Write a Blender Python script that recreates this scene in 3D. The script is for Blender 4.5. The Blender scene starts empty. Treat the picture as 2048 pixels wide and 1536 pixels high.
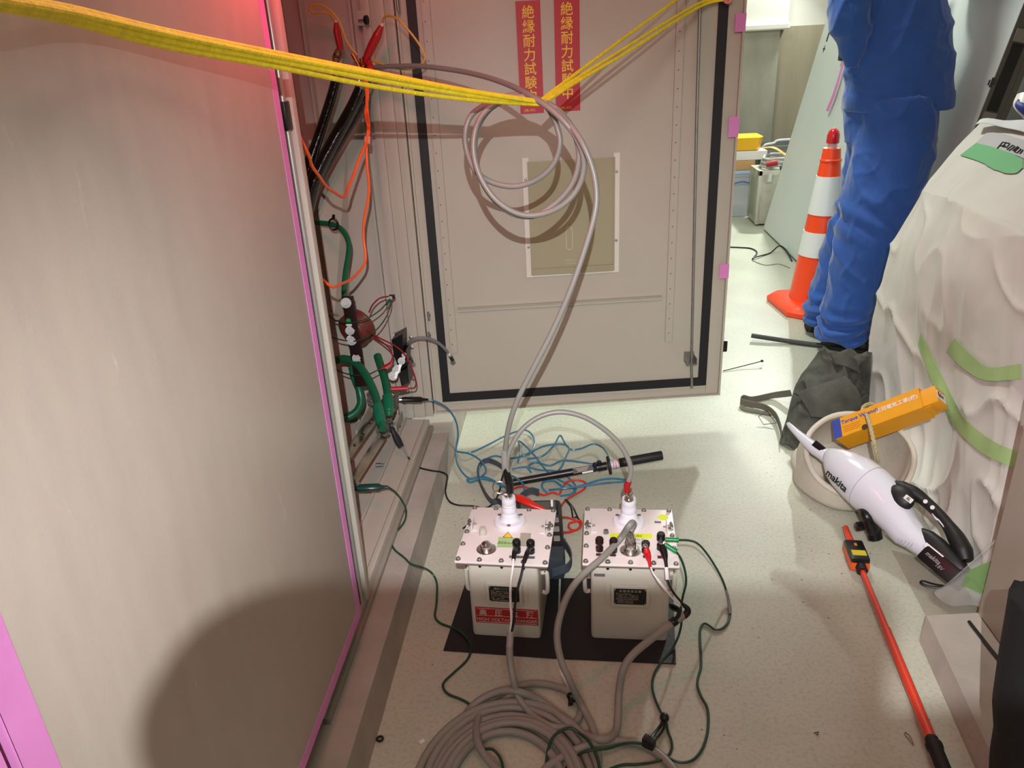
import bpy, bmesh, math, random
from mathutils import Vector, Matrix, noise
from mathutils.bvhtree import BVHTree
V = Vector
R = math.radians
random.seed(7)
S = bpy.context.scene
COL = S.collection

# ---------------------------------------------------------------- camera
FPX, CX, CY, CAMH = 1540.0, 1024.0, 768.0, 1.2
down = V((1203 - CX, 4250 - CY, FPX)).normalized()
fwd = V((1140 - CX, 85 - CY, FPX))
fwd = (fwd - down * fwd.dot(down)).normalized()
rgt = down.cross(fwd)
if rgt.x < 0:
    rgt = -rgt
AX = (rgt, fwd, -down)                       # world axes seen from the camera
CAM = V((0, 0, CAMH))
cr = V((rgt.x, fwd.x, -down.x)); cd = V((rgt.y, fwd.y, -down.y)); cf = V((rgt.z, fwd.z, -down.z))
cam_data = bpy.data.cameras.new('camera')
cam_data.sensor_fit = 'HORIZONTAL'; cam_data.sensor_width = 36.0
cam_data.lens = FPX / 2048 * 36.0
cam_data.clip_start = 0.01; cam_data.clip_end = 100
cam = bpy.data.objects.new('camera', cam_data); COL.objects.link(cam)
mw = Matrix((( cr.x, -cd.x, -cf.x, CAM.x), (cr.y, -cd.y, -cf.y, CAM.y), (cr.z, -cd.z, -cf.z, CAM.z), (0, 0, 0, 1)))
cam.matrix_world = mw
S.camera = cam
vs = S.view_settings
S.display_settings.display_device = 'sRGB'
vs.view_transform = 'Standard'; vs.look = 'None'; vs.gamma = 1.0; vs.use_curve_mapping = False
vs.exposure = 0.0

# ---------------------------------------------------------------- world and room lights
wd = bpy.data.worlds.new('world'); S.world = wd; wd.use_nodes = True
wd.node_tree.nodes['Background'].inputs[0].default_value = (1.0, 0.93, 0.86, 1)
wd.node_tree.nodes['Background'].inputs[1].default_value = 0.02

def area_light(name, loc, target, size, power, color, sizey=None):
    l = bpy.data.lights.new(name, 'AREA'); l.energy = power; l.color = color
    l.shape = 'RECTANGLE'; l.size = size; l.size_y = sizey or size
    o = bpy.data.objects.new(name, l); COL.objects.link(o); o.location = loc
    o.rotation_euler = (V(target) - V(loc)).to_track_quat('-Z', 'Y').to_euler()
    return o
def spot_light(name, loc, target, power, color, radius, angle, blend):
    l = bpy.data.lights.new(name, 'SPOT'); l.energy = power; l.color = color
    l.shadow_soft_size = radius; l.spot_size = R(angle); l.spot_blend = blend
    o = bpy.data.objects.new(name, l); COL.objects.link(o); o.location = loc
    o.rotation_euler = (V(target) - V(loc)).to_track_quat('-Z', 'Y').to_euler()
    return o
def point_light(name, loc, power, color, radius):
    l = bpy.data.lights.new(name, 'POINT'); l.energy = power; l.color = color; l.shadow_soft_size = radius
    o = bpy.data.objects.new(name, l); COL.objects.link(o); o.location = loc
    return o
GREEN_WHITE = (0.95, 1.0, 0.94)
spot_light('headlamp_light', (0.02, -0.15, 1.39), (0.02, 1.55, 0.0), 152, (0.94, 0.95, 1.0), 0.0032, 82, 1.0)
area_light('ceiling_light_overhead', (0.40, -0.10, 2.70), (0.40, 0.3, 0), 0.25, 4.5, (1.0, 0.87, 0.82), 0.25)
area_light('fill_light_rear', (-0.15, -1.7, 2.78), (-0.2, 0.6, 0.6), 0.9, 52, (1.0, 0.88, 0.80), 0.9)  # added warm fill from behind the camera, not a known ceiling lamp
area_light('work_light_far', (1.86, 6.12, 1.94), (0.4, 2.3, 0.2), 0.16, 84, GREEN_WHITE, 0.12)
area_light('ceiling_light_back', (1.35, 5.5, 2.80), (1.35, 5.5, 0), 1.0, 12, GREEN_WHITE, 0.5)
area_light('ceiling_light_passage', (0.25, 3.25, 2.78), (0.6, 3.25, 0), 0.5, 46, GREEN_WHITE, 0.3)
point_light('red_lamp_light', (-0.33, 1.21, 1.47), 7.5, (1.0, 0.05, 0.10), 0.04)

# ---------------------------------------------------------------- pixel rays onto real planes
def ray(px, py):
    d = V((px - CX, py - CY, FPX))
    return V((rgt.dot(d), fwd.dot(d), (-down).dot(d)))
def W(px, py, z=None, y=None, x=None):
    d = ray(px, py)
    if z is not None: return CAM + d * ((z - CAMH) / d.z)
    if y is not None: return CAM + d * (y / d.y)
    return CAM + d * (x / d.x)
D0 = V((-.45, 2.2, 0)); DU = V((.915, .11, 0)).normalized(); DN = V((DU.y, -DU.x, 0))
def DP(u, z, off=0.0):                        # point on the inside face of the open door
    return D0 + DU * u + DN * off + V((0, 0, z))
def Dpx(px, py, off=0.0):
    d = ray(px, py); p0 = D0 + DN * off
    return CAM + d * ((p0 - CAM).dot(DN) / d.dot(DN))

# ---------------------------------------------------------------- materials
def lin(c):
    c = c / 255.0
    return c / 12.92 if c <= 0.04045 else ((c + 0.055) / 1.055) ** 2.4
def hexc(h):
    h = h.lstrip('#')
    return tuple(lin(int(h[i:i + 2], 16)) for i in (0, 2, 4))
MATS = {}
def mat(name, hx, rough=0.5, metal=0.0, var=0.0, vscale=20.0, bump=0.0, bscale=60.0, stretch=None, spec=0.5,
        trans=0.0, emit=None, estr=0.0, alpha=1.0, bdist=0.004, sheen=0.0, coat=0.0, detail=4.0, var_hex=None):
    if name in MATS: return MATS[name]
    m = bpy.data.materials.new(name); m.use_nodes = True
    nt = m.node_tree; b = nt.nodes['Principled BSDF']
    c = hexc(hx)
    b.inputs['Base Color'].default_value = (*c, 1)
    b.inputs['Roughness'].default_value = rough; b.inputs['Metallic'].default_value = metal
    b.inputs['Specular IOR Level'].default_value = spec
    b.inputs['Transmission Weight'].default_value = trans
    b.inputs['Alpha'].default_value = alpha
    b.inputs['Sheen Weight'].default_value = sheen
    b.inputs['Coat Weight'].default_value = coat
    if emit:
        b.inputs['Emission Color'].default_value = (*hexc(emit), 1); b.inputs['Emission Strength'].default_value = estr
    if var or bump:
        tc = nt.nodes.new('ShaderNodeTexCoord'); mp = nt.nodes.new('ShaderNodeMapping')
        nt.links.new(tc.outputs['Object'], mp.inputs[0])
        if stretch: mp.inputs['Scale'].default_value = stretch
    if var:
        n = nt.nodes.new('ShaderNodeTexNoise'); n.inputs['Scale'].default_value = vscale; n.inputs['Detail'].default_value = detail
        nt.links.new(mp.outputs[0], n.inputs[0])
        rp = nt.nodes.new('ShaderNodeValToRGB')
        rp.color_ramp.elements[0].position = 0.3; rp.color_ramp.elements[1].position = 0.7
        c2 = hexc(var_hex) if var_hex else tuple(max(0, x * (1 - var)) for x in c)
        c1 = c if var_hex else tuple(min(1, x * (1 + var * .6)) for x in c)
        rp.color_ramp.elements[0].color = (*c2, 1); rp.color_ramp.elements[1].color = (*c1, 1)
        nt.links.new(n.outputs[0], rp.inputs[0]); nt.links.new(rp.outputs[0], b.inputs['Base Color'])
    if bump:
        n2 = nt.nodes.new('ShaderNodeTexNoise'); n2.inputs['Scale'].default_value = bscale; n2.inputs['Detail'].default_value = 3
        nt.links.new(mp.outputs[0], n2.inputs[0])
        bp = nt.nodes.new('ShaderNodeBump'); bp.inputs['Strength'].default_value = bump; bp.inputs['Distance'].default_value = bdist
        nt.links.new(n2.outputs[0], bp.inputs['Height']); nt.links.new(bp.outputs[0], b.inputs['Normal'])
    MATS[name] = m
    return m

# ---------------------------------------------------------------- mesh builder
def spl(pts, k=6, closed=False):              # Catmull-Rom through points
    pts = [V(p) for p in pts]; n = len(pts); out = []
    if n < 3: return pts
    rng = range(n) if closed else range(n - 1)
    for i in rng:
        if closed: p0, p1, p2, p3 = pts[i - 1], pts[i], pts[(i + 1) % n], pts[(i + 2) % n]
        else:
            p1, p2 = pts[i], pts[i + 1]
            p0 = pts[i - 1] if i else p1 * 2 - p2
            p3 = pts[i + 2] if i + 2 < n else p2 * 2 - p1
        for j in range(k):
            t = j / k
            out.append(0.5 * ((2 * p1) + (p2 - p0) * t + (2 * p0 - 5 * p1 + 4 * p2 - p3) * t * t + (3 * p1 - p0 - 3 * p2 + p3) * t ** 3))
    if not closed: out.append(pts[-1])
    return out
def frame(d):
    d = V(d).normalized()
    a = V((0, 0, 1)) if abs(d.z) < .9 else V((1, 0, 0))
    u = a.cross(d).normalized(); return u, d.cross(u).normalized()

class MB:
    def __init__(s): s.v = []; s.f = []; s.mi = []; s.cur = 0
    def add(s, vs, fs):
        o = len(s.v); s.v += [V(p) for p in vs]; s.f += [tuple(i + o for i in f) for f in fs]; s.mi += [s.cur] * len(fs); return s
    def box(s, a, b, M=None, bev=0.0):        # axis box between two corners, optional frame M, optional bevel
        a, b = V(a), V(b)
        lo = V([min(a[i], b[i]) for i in range(3)]); hi = V([max(a[i], b[i]) for i in range(3)])
        bm = bmesh.new(); bmesh.ops.create_cube(bm, size=1)
        for v in bm.verts: v.co = V([lo[i] + (v.co[i] + .5) * (hi[i] - lo[i]) for i in range(3)])
        if bev: bmesh.ops.bevel(bm, geom=list(bm.edges), offset=bev, segments=2, affect='EDGES', profile=.6)
        bm.verts.index_update()
        vs = [(M @ v.co if M else v.co.copy()) for v in bm.verts]; fs = [[v.index for v in f.verts] for f in bm.faces]
        bm.free(); return s.add(vs, fs)
    def obox(s, c, ux, uy, uz, bev=0.0):      # oriented box: centre and half vectors
        ux, uy, uz = V(ux), V(uy), V(uz); h = V((ux.length, uy.length, uz.length))
        M = Matrix((ux.normalized(), uy.normalized(), uz.normalized())).transposed().to_4x4(); M.translation = V(c)
        return s.box(-h, h, M, bev)
    def rings(s, rs, cap=True, closed=False):
        n = len(rs[0]); vs = [p for r in rs for p in r]; fs = []
        m = len(rs)
        for i in range(m if closed else m - 1):
            j = (i + 1) % m
            for k in range(n):
                k2 = (k + 1) % n
                fs.append((i * n + k, i * n + k2, j * n + k2, j * n + k))
        if cap and not closed:
            fs.append(tuple(range(n - 1, -1, -1))); fs.append(tuple((m - 1) * n + k for k in range(n)))
        return s.add(vs, fs)
    def tube(s, path, r, n=10, closed=False, cap=True, flat=1.0, up=None):
        path = [V(p) for p in path]
        P = [path[0]]
        for p in path[1:]:
            if (p - P[-1]).length > 1e-6: P.append(p)
        m = len(P); rs = r if isinstance(r, (list, tuple)) else None
        out = []; u = None
        for i, p in enumerate(P):
            if closed: d = P[(i + 1) % m] - P[i - 1]
            else: d = P[min(i + 1, m - 1)] - P[max(i - 1, 0)]
            if d.length < 1e-9: d = V((0, 0, 1))
            d.normalize()
            if up is not None: u = V(up).cross(d).normalized()
            elif u is None: u, _ = frame(d)
            else:
                u = (u - d * u.dot(d)); u = u.normalized() if u.length > 1e-6 else frame(d)[0]
            w = d.cross(u)
            if rs:
                t = i / max(1, m - 1) * (len(rs) - 1); a = int(t); b2 = min(a + 1, len(rs) - 1); rr = rs[a] + (rs[b2] - rs[a]) * (t - a)
            else: rr = r
            out.append([p + u * (math.cos(2 * math.pi * k / n) * rr) + w * (math.sin(2 * math.pi * k / n) * rr * flat) for k in range(n)])
        return s.rings(out, cap, closed)
    def cyl(s, a, b, r, r2=None, n=20):
        a, b = V(a), V(b); u, w = frame(b - a); r2 = r if r2 is None else r2
        rg = lambda p, rr: [p + (u * math.cos(2 * math.pi * k / n) + w * math.sin(2 * math.pi * k / n)) * rr for k in range(n)]
        return s.rings([rg(a, r), rg(b, r2)])
    def lathe(s, base, axis, prof, n=28):      # prof: (radius, height) from base along axis
        base, axis = V(base), V(axis).normalized(); u, w = frame(axis)
        return s.rings([[base + axis * h + (u * math.cos(2 * math.pi * k / n) + w * math.sin(2 * math.pi * k / n)) * max(r, 1e-5) for k in range(n)] for r, h in prof])
    def ell(s, c, ux, uy, uz, n=16, m=10):     # ellipsoid from half axes
        c, ux, uy, uz = V(c), V(ux), V(uy), V(uz)
        rs = []
        for i in range(m + 1):
            t = math.pi * i / m; q = max(math.sin(t), 1e-4)
            rs.append([c + uz * math.cos(t) + (ux * math.cos(2 * math.pi * k / n) + uy * math.sin(2 * math.pi * k / n)) * q for k in range(n)])
        return s.rings(rs)
    def prism(s, poly, off):                   # polygon pushed along a vector
        poly = [V(p) for p in poly]; off = V(off); n = len(poly)
        vs = poly + [p + off for p in poly]
        fs = [tuple(range(n)), tuple(2 * n - 1 - i for i in range(n))] + [(i, i + n, (i + 1) % n + n, (i + 1) % n) for i in range(n)]
        return s.add(vs, fs)
    def strip(s, path, side, th):              # flat band: path, half-width vector (or list), thickness vector
        n = len(path); rs = []
        for i, p in enumerate(path):
            h = V(side[i]) if isinstance(side, list) else V(side)
            t = V(th[i]) if isinstance(th, list) else V(th)
            rs.append([V(p) - h, V(p) + h, V(p) + h + t, V(p) - h + t])
        return s.rings(rs)
    def obj(s, name, m, parent=None, smooth=35, sub=0):
        me = bpy.data.meshes.new(name)
        off = parent_world(parent) if parent else V((0, 0, 0))
        if not parent and s.v:
            lo = [min(p[i] for p in s.v) for i in range(3)]; hi = [max(p[i] for p in s.v) for i in range(3)]
            off = V(((lo[0] + hi[0]) / 2, (lo[1] + hi[1]) / 2, lo[2]))
        me.from_pydata([tuple(p - off) for p in s.v], [], s.f)
        me.polygons.foreach_set('material_index', s.mi)
        bm = bmesh.new(); bm.from_mesh(me); bmesh.ops.recalc_face_normals(bm, faces=bm.faces); bm.to_mesh(me); bm.free()
        if smooth:
            me.polygons.foreach_set('use_smooth', [True] * len(me.polygons))
            me.set_sharp_from_angle(angle=R(smooth))
        for q in (m if isinstance(m, list) else [m]): me.materials.append(q)
        o = bpy.data.objects.new(name, me); COL.objects.link(o)
        if parent: o.parent = parent
        else: o.location = off
        if sub:
            md = o.modifiers.new('subdivision', 'SUBSURF'); md.levels = sub; md.render_levels = sub
        return o
def parent_world(o):
    p = V((0, 0, 0))
    while o is not None:
        p += o.location; o = o.parent
    return p
def tag(o, label, cat, group=None, kind=None):
    if label: o['label'] = label
    if cat: o['category'] = cat
    if group: o['group'] = group
    if kind: o['kind'] = kind
    return o
def thing(name, label, cat, loc, group=None):
    o = bpy.data.objects.new(name, None); COL.objects.link(o); o.location = V(loc); o.empty_display_size = .05
    return tag(o, label, cat, group)
def struct(mb, name, m, smooth=0):
    o = mb.obj(name, m, smooth=smooth); o['kind'] = 'structure'; return o
def solo(mb, name, m, label, cat, group=None, smooth=35, kind=None):
    return tag(mb.obj(name, m, smooth=smooth), label, cat, group, kind)
def text(s, org, xd, yd, size, m, parent, name='lettering', th=0.0004, bold=0.0, align='CENTER', sx=1.0, shear=0.0, space=1.0):
    cu = bpy.data.curves.new(name, 'FONT'); cu.body = s; cu.size = size; cu.align_x = align; cu.align_y = 'CENTER'
    cu.offset = bold; cu.resolution_u = 3; cu.shear = shear; cu.space_line = space
    o = bpy.data.objects.new(name, cu); COL.objects.link(o)
    bpy.context.view_layer.update()
    me0 = bpy.data.meshes.new_from_object(o.evaluated_get(bpy.context.evaluated_depsgraph_get()))
    bpy.data.objects.remove(o); bpy.data.curves.remove(cu)
    xd, yd, org = V(xd).normalized(), V(yd).normalized(), V(org); nz = xd.cross(yd)
    mb = MB(); base = [org + xd * (v.co.x * sx) + yd * v.co.y + nz * th for v in me0.vertices]
    mb.add(base, [tuple(p.vertices) for p in me0.polygons]); bpy.data.meshes.remove(me0)
    return mb.obj(name, m, parent, smooth=0)
# ---------------------------------------------------------------- common materials
STEEL = mat('cabinet_beige_paint', '#b9b2a4', .42, var=.05, vscale=6, bump=.05, bscale=300)
STEEL_IN = mat('cabinet_inner_paint', '#bab4a6', .45, var=.04, vscale=9)
CHROME = mat('bright_nickel', '#d2d0cb', .22, 1.0)
ZINC = mat('zinc_plate', '#9f9e99', .5, .9, var=.12, vscale=60)
BLACKR = mat('black_rubber', '#121214', .6)
BLACKP = mat('black_plastic', '#0d0d0f', .35)
PINK = mat('pink_masking_tape', '#d987c4', .55, var=.08, vscale=15)
REDP = mat('red_boot_plastic', '#a8141c', .42)
ORANGE = mat('orange_wire_jacket', '#ff6a2a', .45)
GREYC = mat('grey_cable_jacket', '#8a8880', .5, var=.05, vscale=30)
BLUEW = mat('clear_blue_wire', '#2f7390', .3, coat=.4)
GREENW = mat('dark_green_wire', '#17402c', .4)
GREENB = mat('green_insulation', '#0f5c3c', .35)
BLACKW = mat('black_wire_jacket', '#0c0c0e', .45)
REDW = mat('red_wire_jacket', '#9c2a24', .45)
WHITEP = mat('white_plastic', '#e4e0dc', .4)
YROPE = mat('yellow_rope', '#f2dc26', .7, bump=.35, bscale=260, var=.15, vscale=90)
COPPER = mat('copper', '#c7754a', .25, 1.0)
GTAPE = mat('green_masking_tape', '#a9c886', .6, var=.08, vscale=12)

# ---------------------------------------------------------------- floor, walls, ceiling
def floor_material():
    m = mat('painted_concrete_floor', '#c3c4b3', .42, bump=.05, bscale=120)
    nt = m.node_tree; b = nt.nodes['Principled BSDF']; L = nt.links.new
    tc = nt.nodes.new('ShaderNodeTexCoord')
    n1 = nt.nodes.new('ShaderNodeTexNoise'); n1.inputs['Scale'].default_value = 2.3; n1.inputs['Detail'].default_value = 6
    n2 = nt.nodes.new('ShaderNodeTexNoise'); n2.inputs['Scale'].default_value = 120; n2.inputs['Detail'].default_value = 4
    n3 = nt.nodes.new('ShaderNodeTexVoronoi'); n3.inputs['Scale'].default_value = 38
    n4 = nt.nodes.new('ShaderNodeTexNoise'); n4.inputs['Scale'].default_value = 5; n4.inputs['Detail'].default_value = 8
    for n in (n1, n2, n3, n4): L(tc.outputs['Object'], n.inputs['Vector'])
    r1 = nt.nodes.new('ShaderNodeValToRGB'); r1.color_ramp.elements[0].position = .35; r1.color_ramp.elements[1].position = .7
    r1.color_ramp.elements[0].color = (*hexc('#b0b2a0'), 1); r1.color_ramp.elements[1].color = (*hexc('#c6c8b5'), 1)
    L(n1.outputs[0], r1.inputs[0])
    r2 = nt.nodes.new('ShaderNodeValToRGB'); r2.color_ramp.elements[0].position = .36; r2.color_ramp.elements[1].position = .52
    r2.color_ramp.elements[0].color = (.74, .73, .70, 1); r2.color_ramp.elements[1].color = (1, 1, 1, 1)
    L(n2.outputs[0], r2.inputs[0])
    mx = nt.nodes.new('ShaderNodeMix'); mx.data_type = 'RGBA'; mx.blend_type = 'MULTIPLY'; mx.inputs[0].default_value = .5
    L(r1.outputs[0], mx.inputs[6]); L(r2.outputs[0], mx.inputs[7])
    lt = nt.nodes.new('ShaderNodeMath'); lt.operation = 'LESS_THAN'; lt.inputs[1].default_value = .075
    L(n3.outputs['Distance'], lt.inputs[0])
    gt = nt.nodes.new('ShaderNodeMath'); gt.operation = 'GREATER_THAN'; gt.inputs[1].default_value = .56; L(n4.outputs[0], gt.inputs[0])
    ml = nt.nodes.new('ShaderNodeMath'); ml.operation = 'MULTIPLY'; L(lt.outputs[0], ml.inputs[0]); L(gt.outputs[0], ml.inputs[1])
    mx2 = nt.nodes.new('ShaderNodeMix'); mx2.data_type = 'RGBA'; L(ml.outputs[0], mx2.inputs[0])
    L(mx.outputs[2], mx2.inputs[6]); mx2.inputs[7].default_value = (*hexc('#5f5a50'), 1)
    L(mx2.outputs[2], b.inputs['Base Color'])
    return m
FLOORM = floor_material()
struct(MB().box((-3.2, -3.2, -.1), (4.2, 7.6, 0)), 'floor', FLOORM)
WALLW = mat('white_wall_paint', '#d2d0c8', .8, var=.03, vscale=5)
CONC = mat('bare_concrete', '#98978a', .85, var=.14, vscale=3, bump=.25, bscale=45, stretch=(3, 3, .8))
CONC2 = mat('brown_concrete', '#938b76', .85, var=.16, vscale=2.5, bump=.2, bscale=35, stretch=(4, 4, .5))
YB = 6.35
struct(MB().box((-3.2, YB, 0), (4.2, YB + .15, 1.22)), 'wall_back', CONC2)
struct(MB().box((-3.2, YB + .05, 1.22), (4.2, YB + .15, 2.9)), 'wall_back_upper', WALLW)
# concrete pilaster left of the joint, its ledge, and the white column above it
xj = W(1553, 150, y=YB - .12).x
struct(MB().box((-3.2, YB - .12, 0), (xj, YB, 1.20)), 'trim_1', CONC)
struct(MB().box((-3.2, YB - .15, 1.20), (xj + .06, YB, 1.245), bev=.01), 'trim_2', WALLW)
struct(MB().box((-3.2, YB - .12, 1.245), (xj + .05, YB, 2.9)), 'trim_3', WALLW)
struct(MB().box((4.05, -3.2, 0), (4.2, YB, 2.9)), 'wall_right', WALLW)
struct(MB().box((-3.2, -3.2, 0), (-3.05, YB, 2.9)), 'wall_left', WALLW)
struct(MB().box((-3.2, -3.3, 0), (4.2, -3.2, 2.9)), 'wall_front', WALLW)
struct(MB().box((-3.2, -3.2, 2.85), (4.2, YB + .15, 2.95)), 'ceiling', WALLW)

# concrete plinth below the left cabinet and the one at the right
CONCP = mat('plinth_concrete', '#a9a296', .8, var=.16, vscale=9, bump=.35, bscale=70)
pz = .085
struct(MB().add([(-1.5, -1, 0), (-.388, -1, 0), (-.388, 2.47, 0), (-1.5, 2.47, 0),
                 (-1.5, -1, pz), (-.397, -1, pz), (-.400, 2.40, pz), (-1.5, 2.40, pz)],
                [(0, 1, 2, 3), (4, 5, 6, 7), (0, 1, 5, 4), (1, 2, 6, 5), (2, 3, 7, 6), (3, 0, 4, 7)]), 'trim_4', CONCP)
# right plinth: end corner seen at the lower right
k0, k1 = W(1838, 1282, z=0), W(1950, 1536, z=0)
k0t, k1t = W(1853, 1231, z=.045), W(1990, 1536, z=.045)
kd = (k1 - k0).normalized()
far0 = k0 + V((.8, .10, 0)); nr = k1 + kd * 1.2
struct(MB().add([k0, nr, nr + V((.9, 0, 0)), far0, k0t, k1t + kd * 1.2, nr + V((.9, 0, .045)), far0 + V((0, 0, .045))],
                [(0, 1, 2, 3), (4, 5, 6, 7), (0, 1, 5, 4), (1, 2, 6, 5), (2, 3, 7, 6), (3, 0, 4, 7)]), 'trim_5', CONCP)

# ---------------------------------------------------------------- left switchgear cabinet
cab = thing('switchgear_cabinet', 'large beige steel switchgear cabinet with pink taped door edges on the left', 'electrical cabinet', (-.9, 1.2, pz))
def leaf_material():
    m = mat('leaf_beige_paint', '#b4a899', .38, bump=.04, bscale=250)
    nt = m.node_tree; b = nt.nodes['Principled BSDF']; L = nt.links.new
    tc = nt.nodes.new('ShaderNodeTexCoord'); mp = nt.nodes.new('ShaderNodeMapping'); mp.inputs['Scale'].default_value = (1, 5, 1.1)
    mp.inputs['Rotation'].default_value = (R(18), 0, 0)
    L(tc.outputs['Object'], mp.inputs[0])
    n = nt.nodes.new('ShaderNodeTexNoise'); n.inputs['Scale'].default_value = 7; n.inputs['Detail'].default_value = 7; L(mp.outputs[0], n.inputs[0])
    r = nt.nodes.new('ShaderNodeValToRGB'); r.color_ramp.elements[0].position = .35; r.color_ramp.elements[1].position = .75
    r.color_ramp.elements[0].color = (*hexc('#b2a698'), 1); r.color_ramp.elements[1].color = (*hexc('#b9ad9e'), 1)
    L(n.outputs[0], r.inputs[0])
    # pale scuffs
    mp2 = nt.nodes.new('ShaderNodeMapping'); mp2.inputs['Scale'].default_value = (1, 3.2, 1.0); mp2.inputs['Rotation'].default_value = (R(35), 0, 0)
    L(tc.outputs['Object'], mp2.inputs[0])
    n2 = nt.nodes.new('ShaderNodeTexNoise'); n2.inputs['Scale'].default_value = 9; n2.inputs['Detail'].default_value = 9; n2.inputs['Roughness'].default_value = .75
    L(mp2.outputs[0], n2.inputs[0])
    r2 = nt.nodes.new('ShaderNodeValToRGB'); r2.color_ramp.elements[0].position = .62; r2.color_ramp.elements[1].position = .74
    L(n2.outputs[0], r2.inputs[0])
    sc = nt.nodes.new('ShaderNodeMath'); sc.operation = 'MULTIPLY'; sc.inputs[1].default_value = .45; L(r2.outputs[0], sc.inputs[0])
    mx = nt.nodes.new('ShaderNodeMix'); mx.data_type = 'RGBA'; L(sc.outputs[0], mx.inputs[0])
    L(r.outputs[0], mx.inputs[6]); mx.inputs[7].default_value = (*hexc('#ded3c4'), 1)
    L(mx.outputs[2], b.inputs['Base Color'])
    rr = nt.nodes.new('ShaderNodeMapRange'); rr.inputs[3].default_value = .32; rr.inputs[4].default_value = .5; L(n.outputs[0], rr.inputs[0])
    L(rr.outputs[0], b.inputs['Roughness'])
    return m
LEAFM = leaf_material()
XL = -.44; LY0, LY1, LZ0, LZ1 = .405, 1.212, .158, 2.05
leaf = MB().box((XL - .032, LY0, LZ0), (XL, LY1, LZ1), bev=.002).obj('closed_door_leaf', LEAFM, cab)
leaf['label'] = 'wide flat closed leaf with scuffed beige paint'
tp = MB()
tw = .021; e = .0006
tp.box((XL, LY1 - tw, LZ0), (XL + e, LY1 + .0007, LZ1))
tp.box((XL, LY0 + .032, LZ0 - .0005), (XL + e, LY1 - tw, LZ0 + .022))
tp.box((XL, LY0 - .0007, LZ0), (XL + e, LY0 + .032, LZ1))
tp.box((XL - .02, LY0 - .0008, LZ0), (XL + e, LY0 - .0001, LZ1))
tp.obj('edge_tape', PINK, leaf, smooth=0)
# neighbouring leaf nearer the camera
nb = thing('neighbour_cabinet', 'next beige cabinet leaf with pink tape at the lower left corner', 'electrical cabinet', (-.8, 0, pz))
MB().box((XL - .032, -.45, LZ0), (XL, LY0 - .012, LZ1), bev=.002).obj('door_leaf', LEAFM, nb)
MB().box((XL, LY0 - .05, LZ0), (XL + e, LY0 - .012, LZ1)).obj('edge_tape', PINK, nb, smooth=0)
MB().box((XL - .62, -.45, pz), (XL - .034, LY0 - .016, 2.1)).obj('cabinet_body', STEEL, nb)

# centre mullion and latch bar behind the leaf edge
MB().box((-.470, 1.296, .125), (-.4495, 1.316, 2.05), bev=.001).obj('mullion', STEEL, cab)
bar = MB(); bar.cyl((-.4575, 1.276, .13), (-.4575, 1.276, .955), .0048); bar.cyl((-.4575, 1.276, .955), (-.4575, 1.276, 2.0), .0048)
bar.obj('latch_bar', mat('brushed_bar', '#cfcdc6', .35, .8), cab)
p = W(573, 232, y=1.272); MB().box((-.468, 1.262, p.z - .022), (-.451, 1.288, p.z + .022), bev=.002).obj('latch_guide', BLACKP, cab)
MB().box((-.47, 1.222, .13), (-.4595, 1.262, 2.05)).obj('leaf_seal', BLACKR, cab)

# base channel, interior floor, side wall, back wall, roof
cz = .125
ch = MB()
ch.box((-.478, 1.0, pz), (-.462, 2.16, cz), bev=.003)
ch.box((-.5335, 1.0, cz - .004), (-.4785, 2.16, cz - .0005))
ch.box((-.540, 1.0, cz - .004), (-.534, 2.16, cz + .008), bev=.001)
ch.obj('base_channel', STEEL, cab)
MB().box((-.466, 1.0, pz), (-.452, 2.17, pz + .014), bev=.002).obj('base_sill', mat('sill_grey', '#8d887c', .5), cab)
MB().box((-.532, 1.315, cz), (-.49, 1.39, cz + .002)).obj('bracket_plate', mat('bare_brown_steel', '#8a6a54', .45, .5), cab)
MB().box((-1.296, .452, .098), (-.541, 2.18, .106)).obj('floor_plate', STEEL_IN, cab)
SW = 2.21
MB().box((-1.3, SW, pz), (-.53, SW + .004, 2.05)).obj('side_panel', STEEL_IN, cab)
MB().box((-1.304, 1.2, pz), (-1.3, 2.2, 2.05)).obj('rear_panel', STEEL_IN, cab)
MB().box((-1.3, .46, pz), (-1.296, 1.24, 2.05)).obj('rear_panel', STEEL_IN, cab)
MB().box((-1.3, .446, pz), (-.475, .45, 2.05)).obj('side_panel', STEEL_IN, cab)
MB().box((-1.3, .446, 2.05), (-.45, 2.25, 2.06)).obj('roof_panel', STEEL, cab)
po = MB()                                         # front post on the hinge side, folded steel
po.box((-.535, 2.165, cz), (-.512, 2.21, 2.05), bev=.002)
po.box((-.512, 2.172, cz), (-.476, 2.21, 2.05), bev=.002)
po.box((-.476, 2.180, cz), (-.452, 2.215, 2.05), bev=.002)
po.obj('hinge_post', STEEL, cab)
fl = MB()                                         # inner flange strips on the side panel
fl.box((-.572, SW - .022, .11), (-.566, SW, 2.05)); fl.box((-.566, SW - .004, .11), (-.536, SW, 2.05))
fl.box((-.700, SW - .03, .11), (-.694, SW, 2.05)); fl.box((-.75, SW - .006, .11), (-.70, SW, 2.05))
fl.obj('panel_flange', STEEL_IN, cab)
cb = MB()
c0 = W(783, 326, y=SW - .03); cb.lathe(c0, (0, -1, 0), [(.0105, -.02), (.0105, .004), (.009, .006), (0, .007)]); cb.obj('round_cap', ZINC, cab)
rg = MB(); hc = W(800, 862, z=.107)
rg.tube([hc + V((math.cos(a) * .022, math.sin(a) * .03, 0)) for a in [2 * math.pi * i / 28 for i in range(28)]], .003, 6, closed=True)
rg.obj('cable_grommet', BLACKR, cab)
hk = MB()                                          # upper bracket with black knob
b0 = W(727, 36, y=SW - .05)
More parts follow.
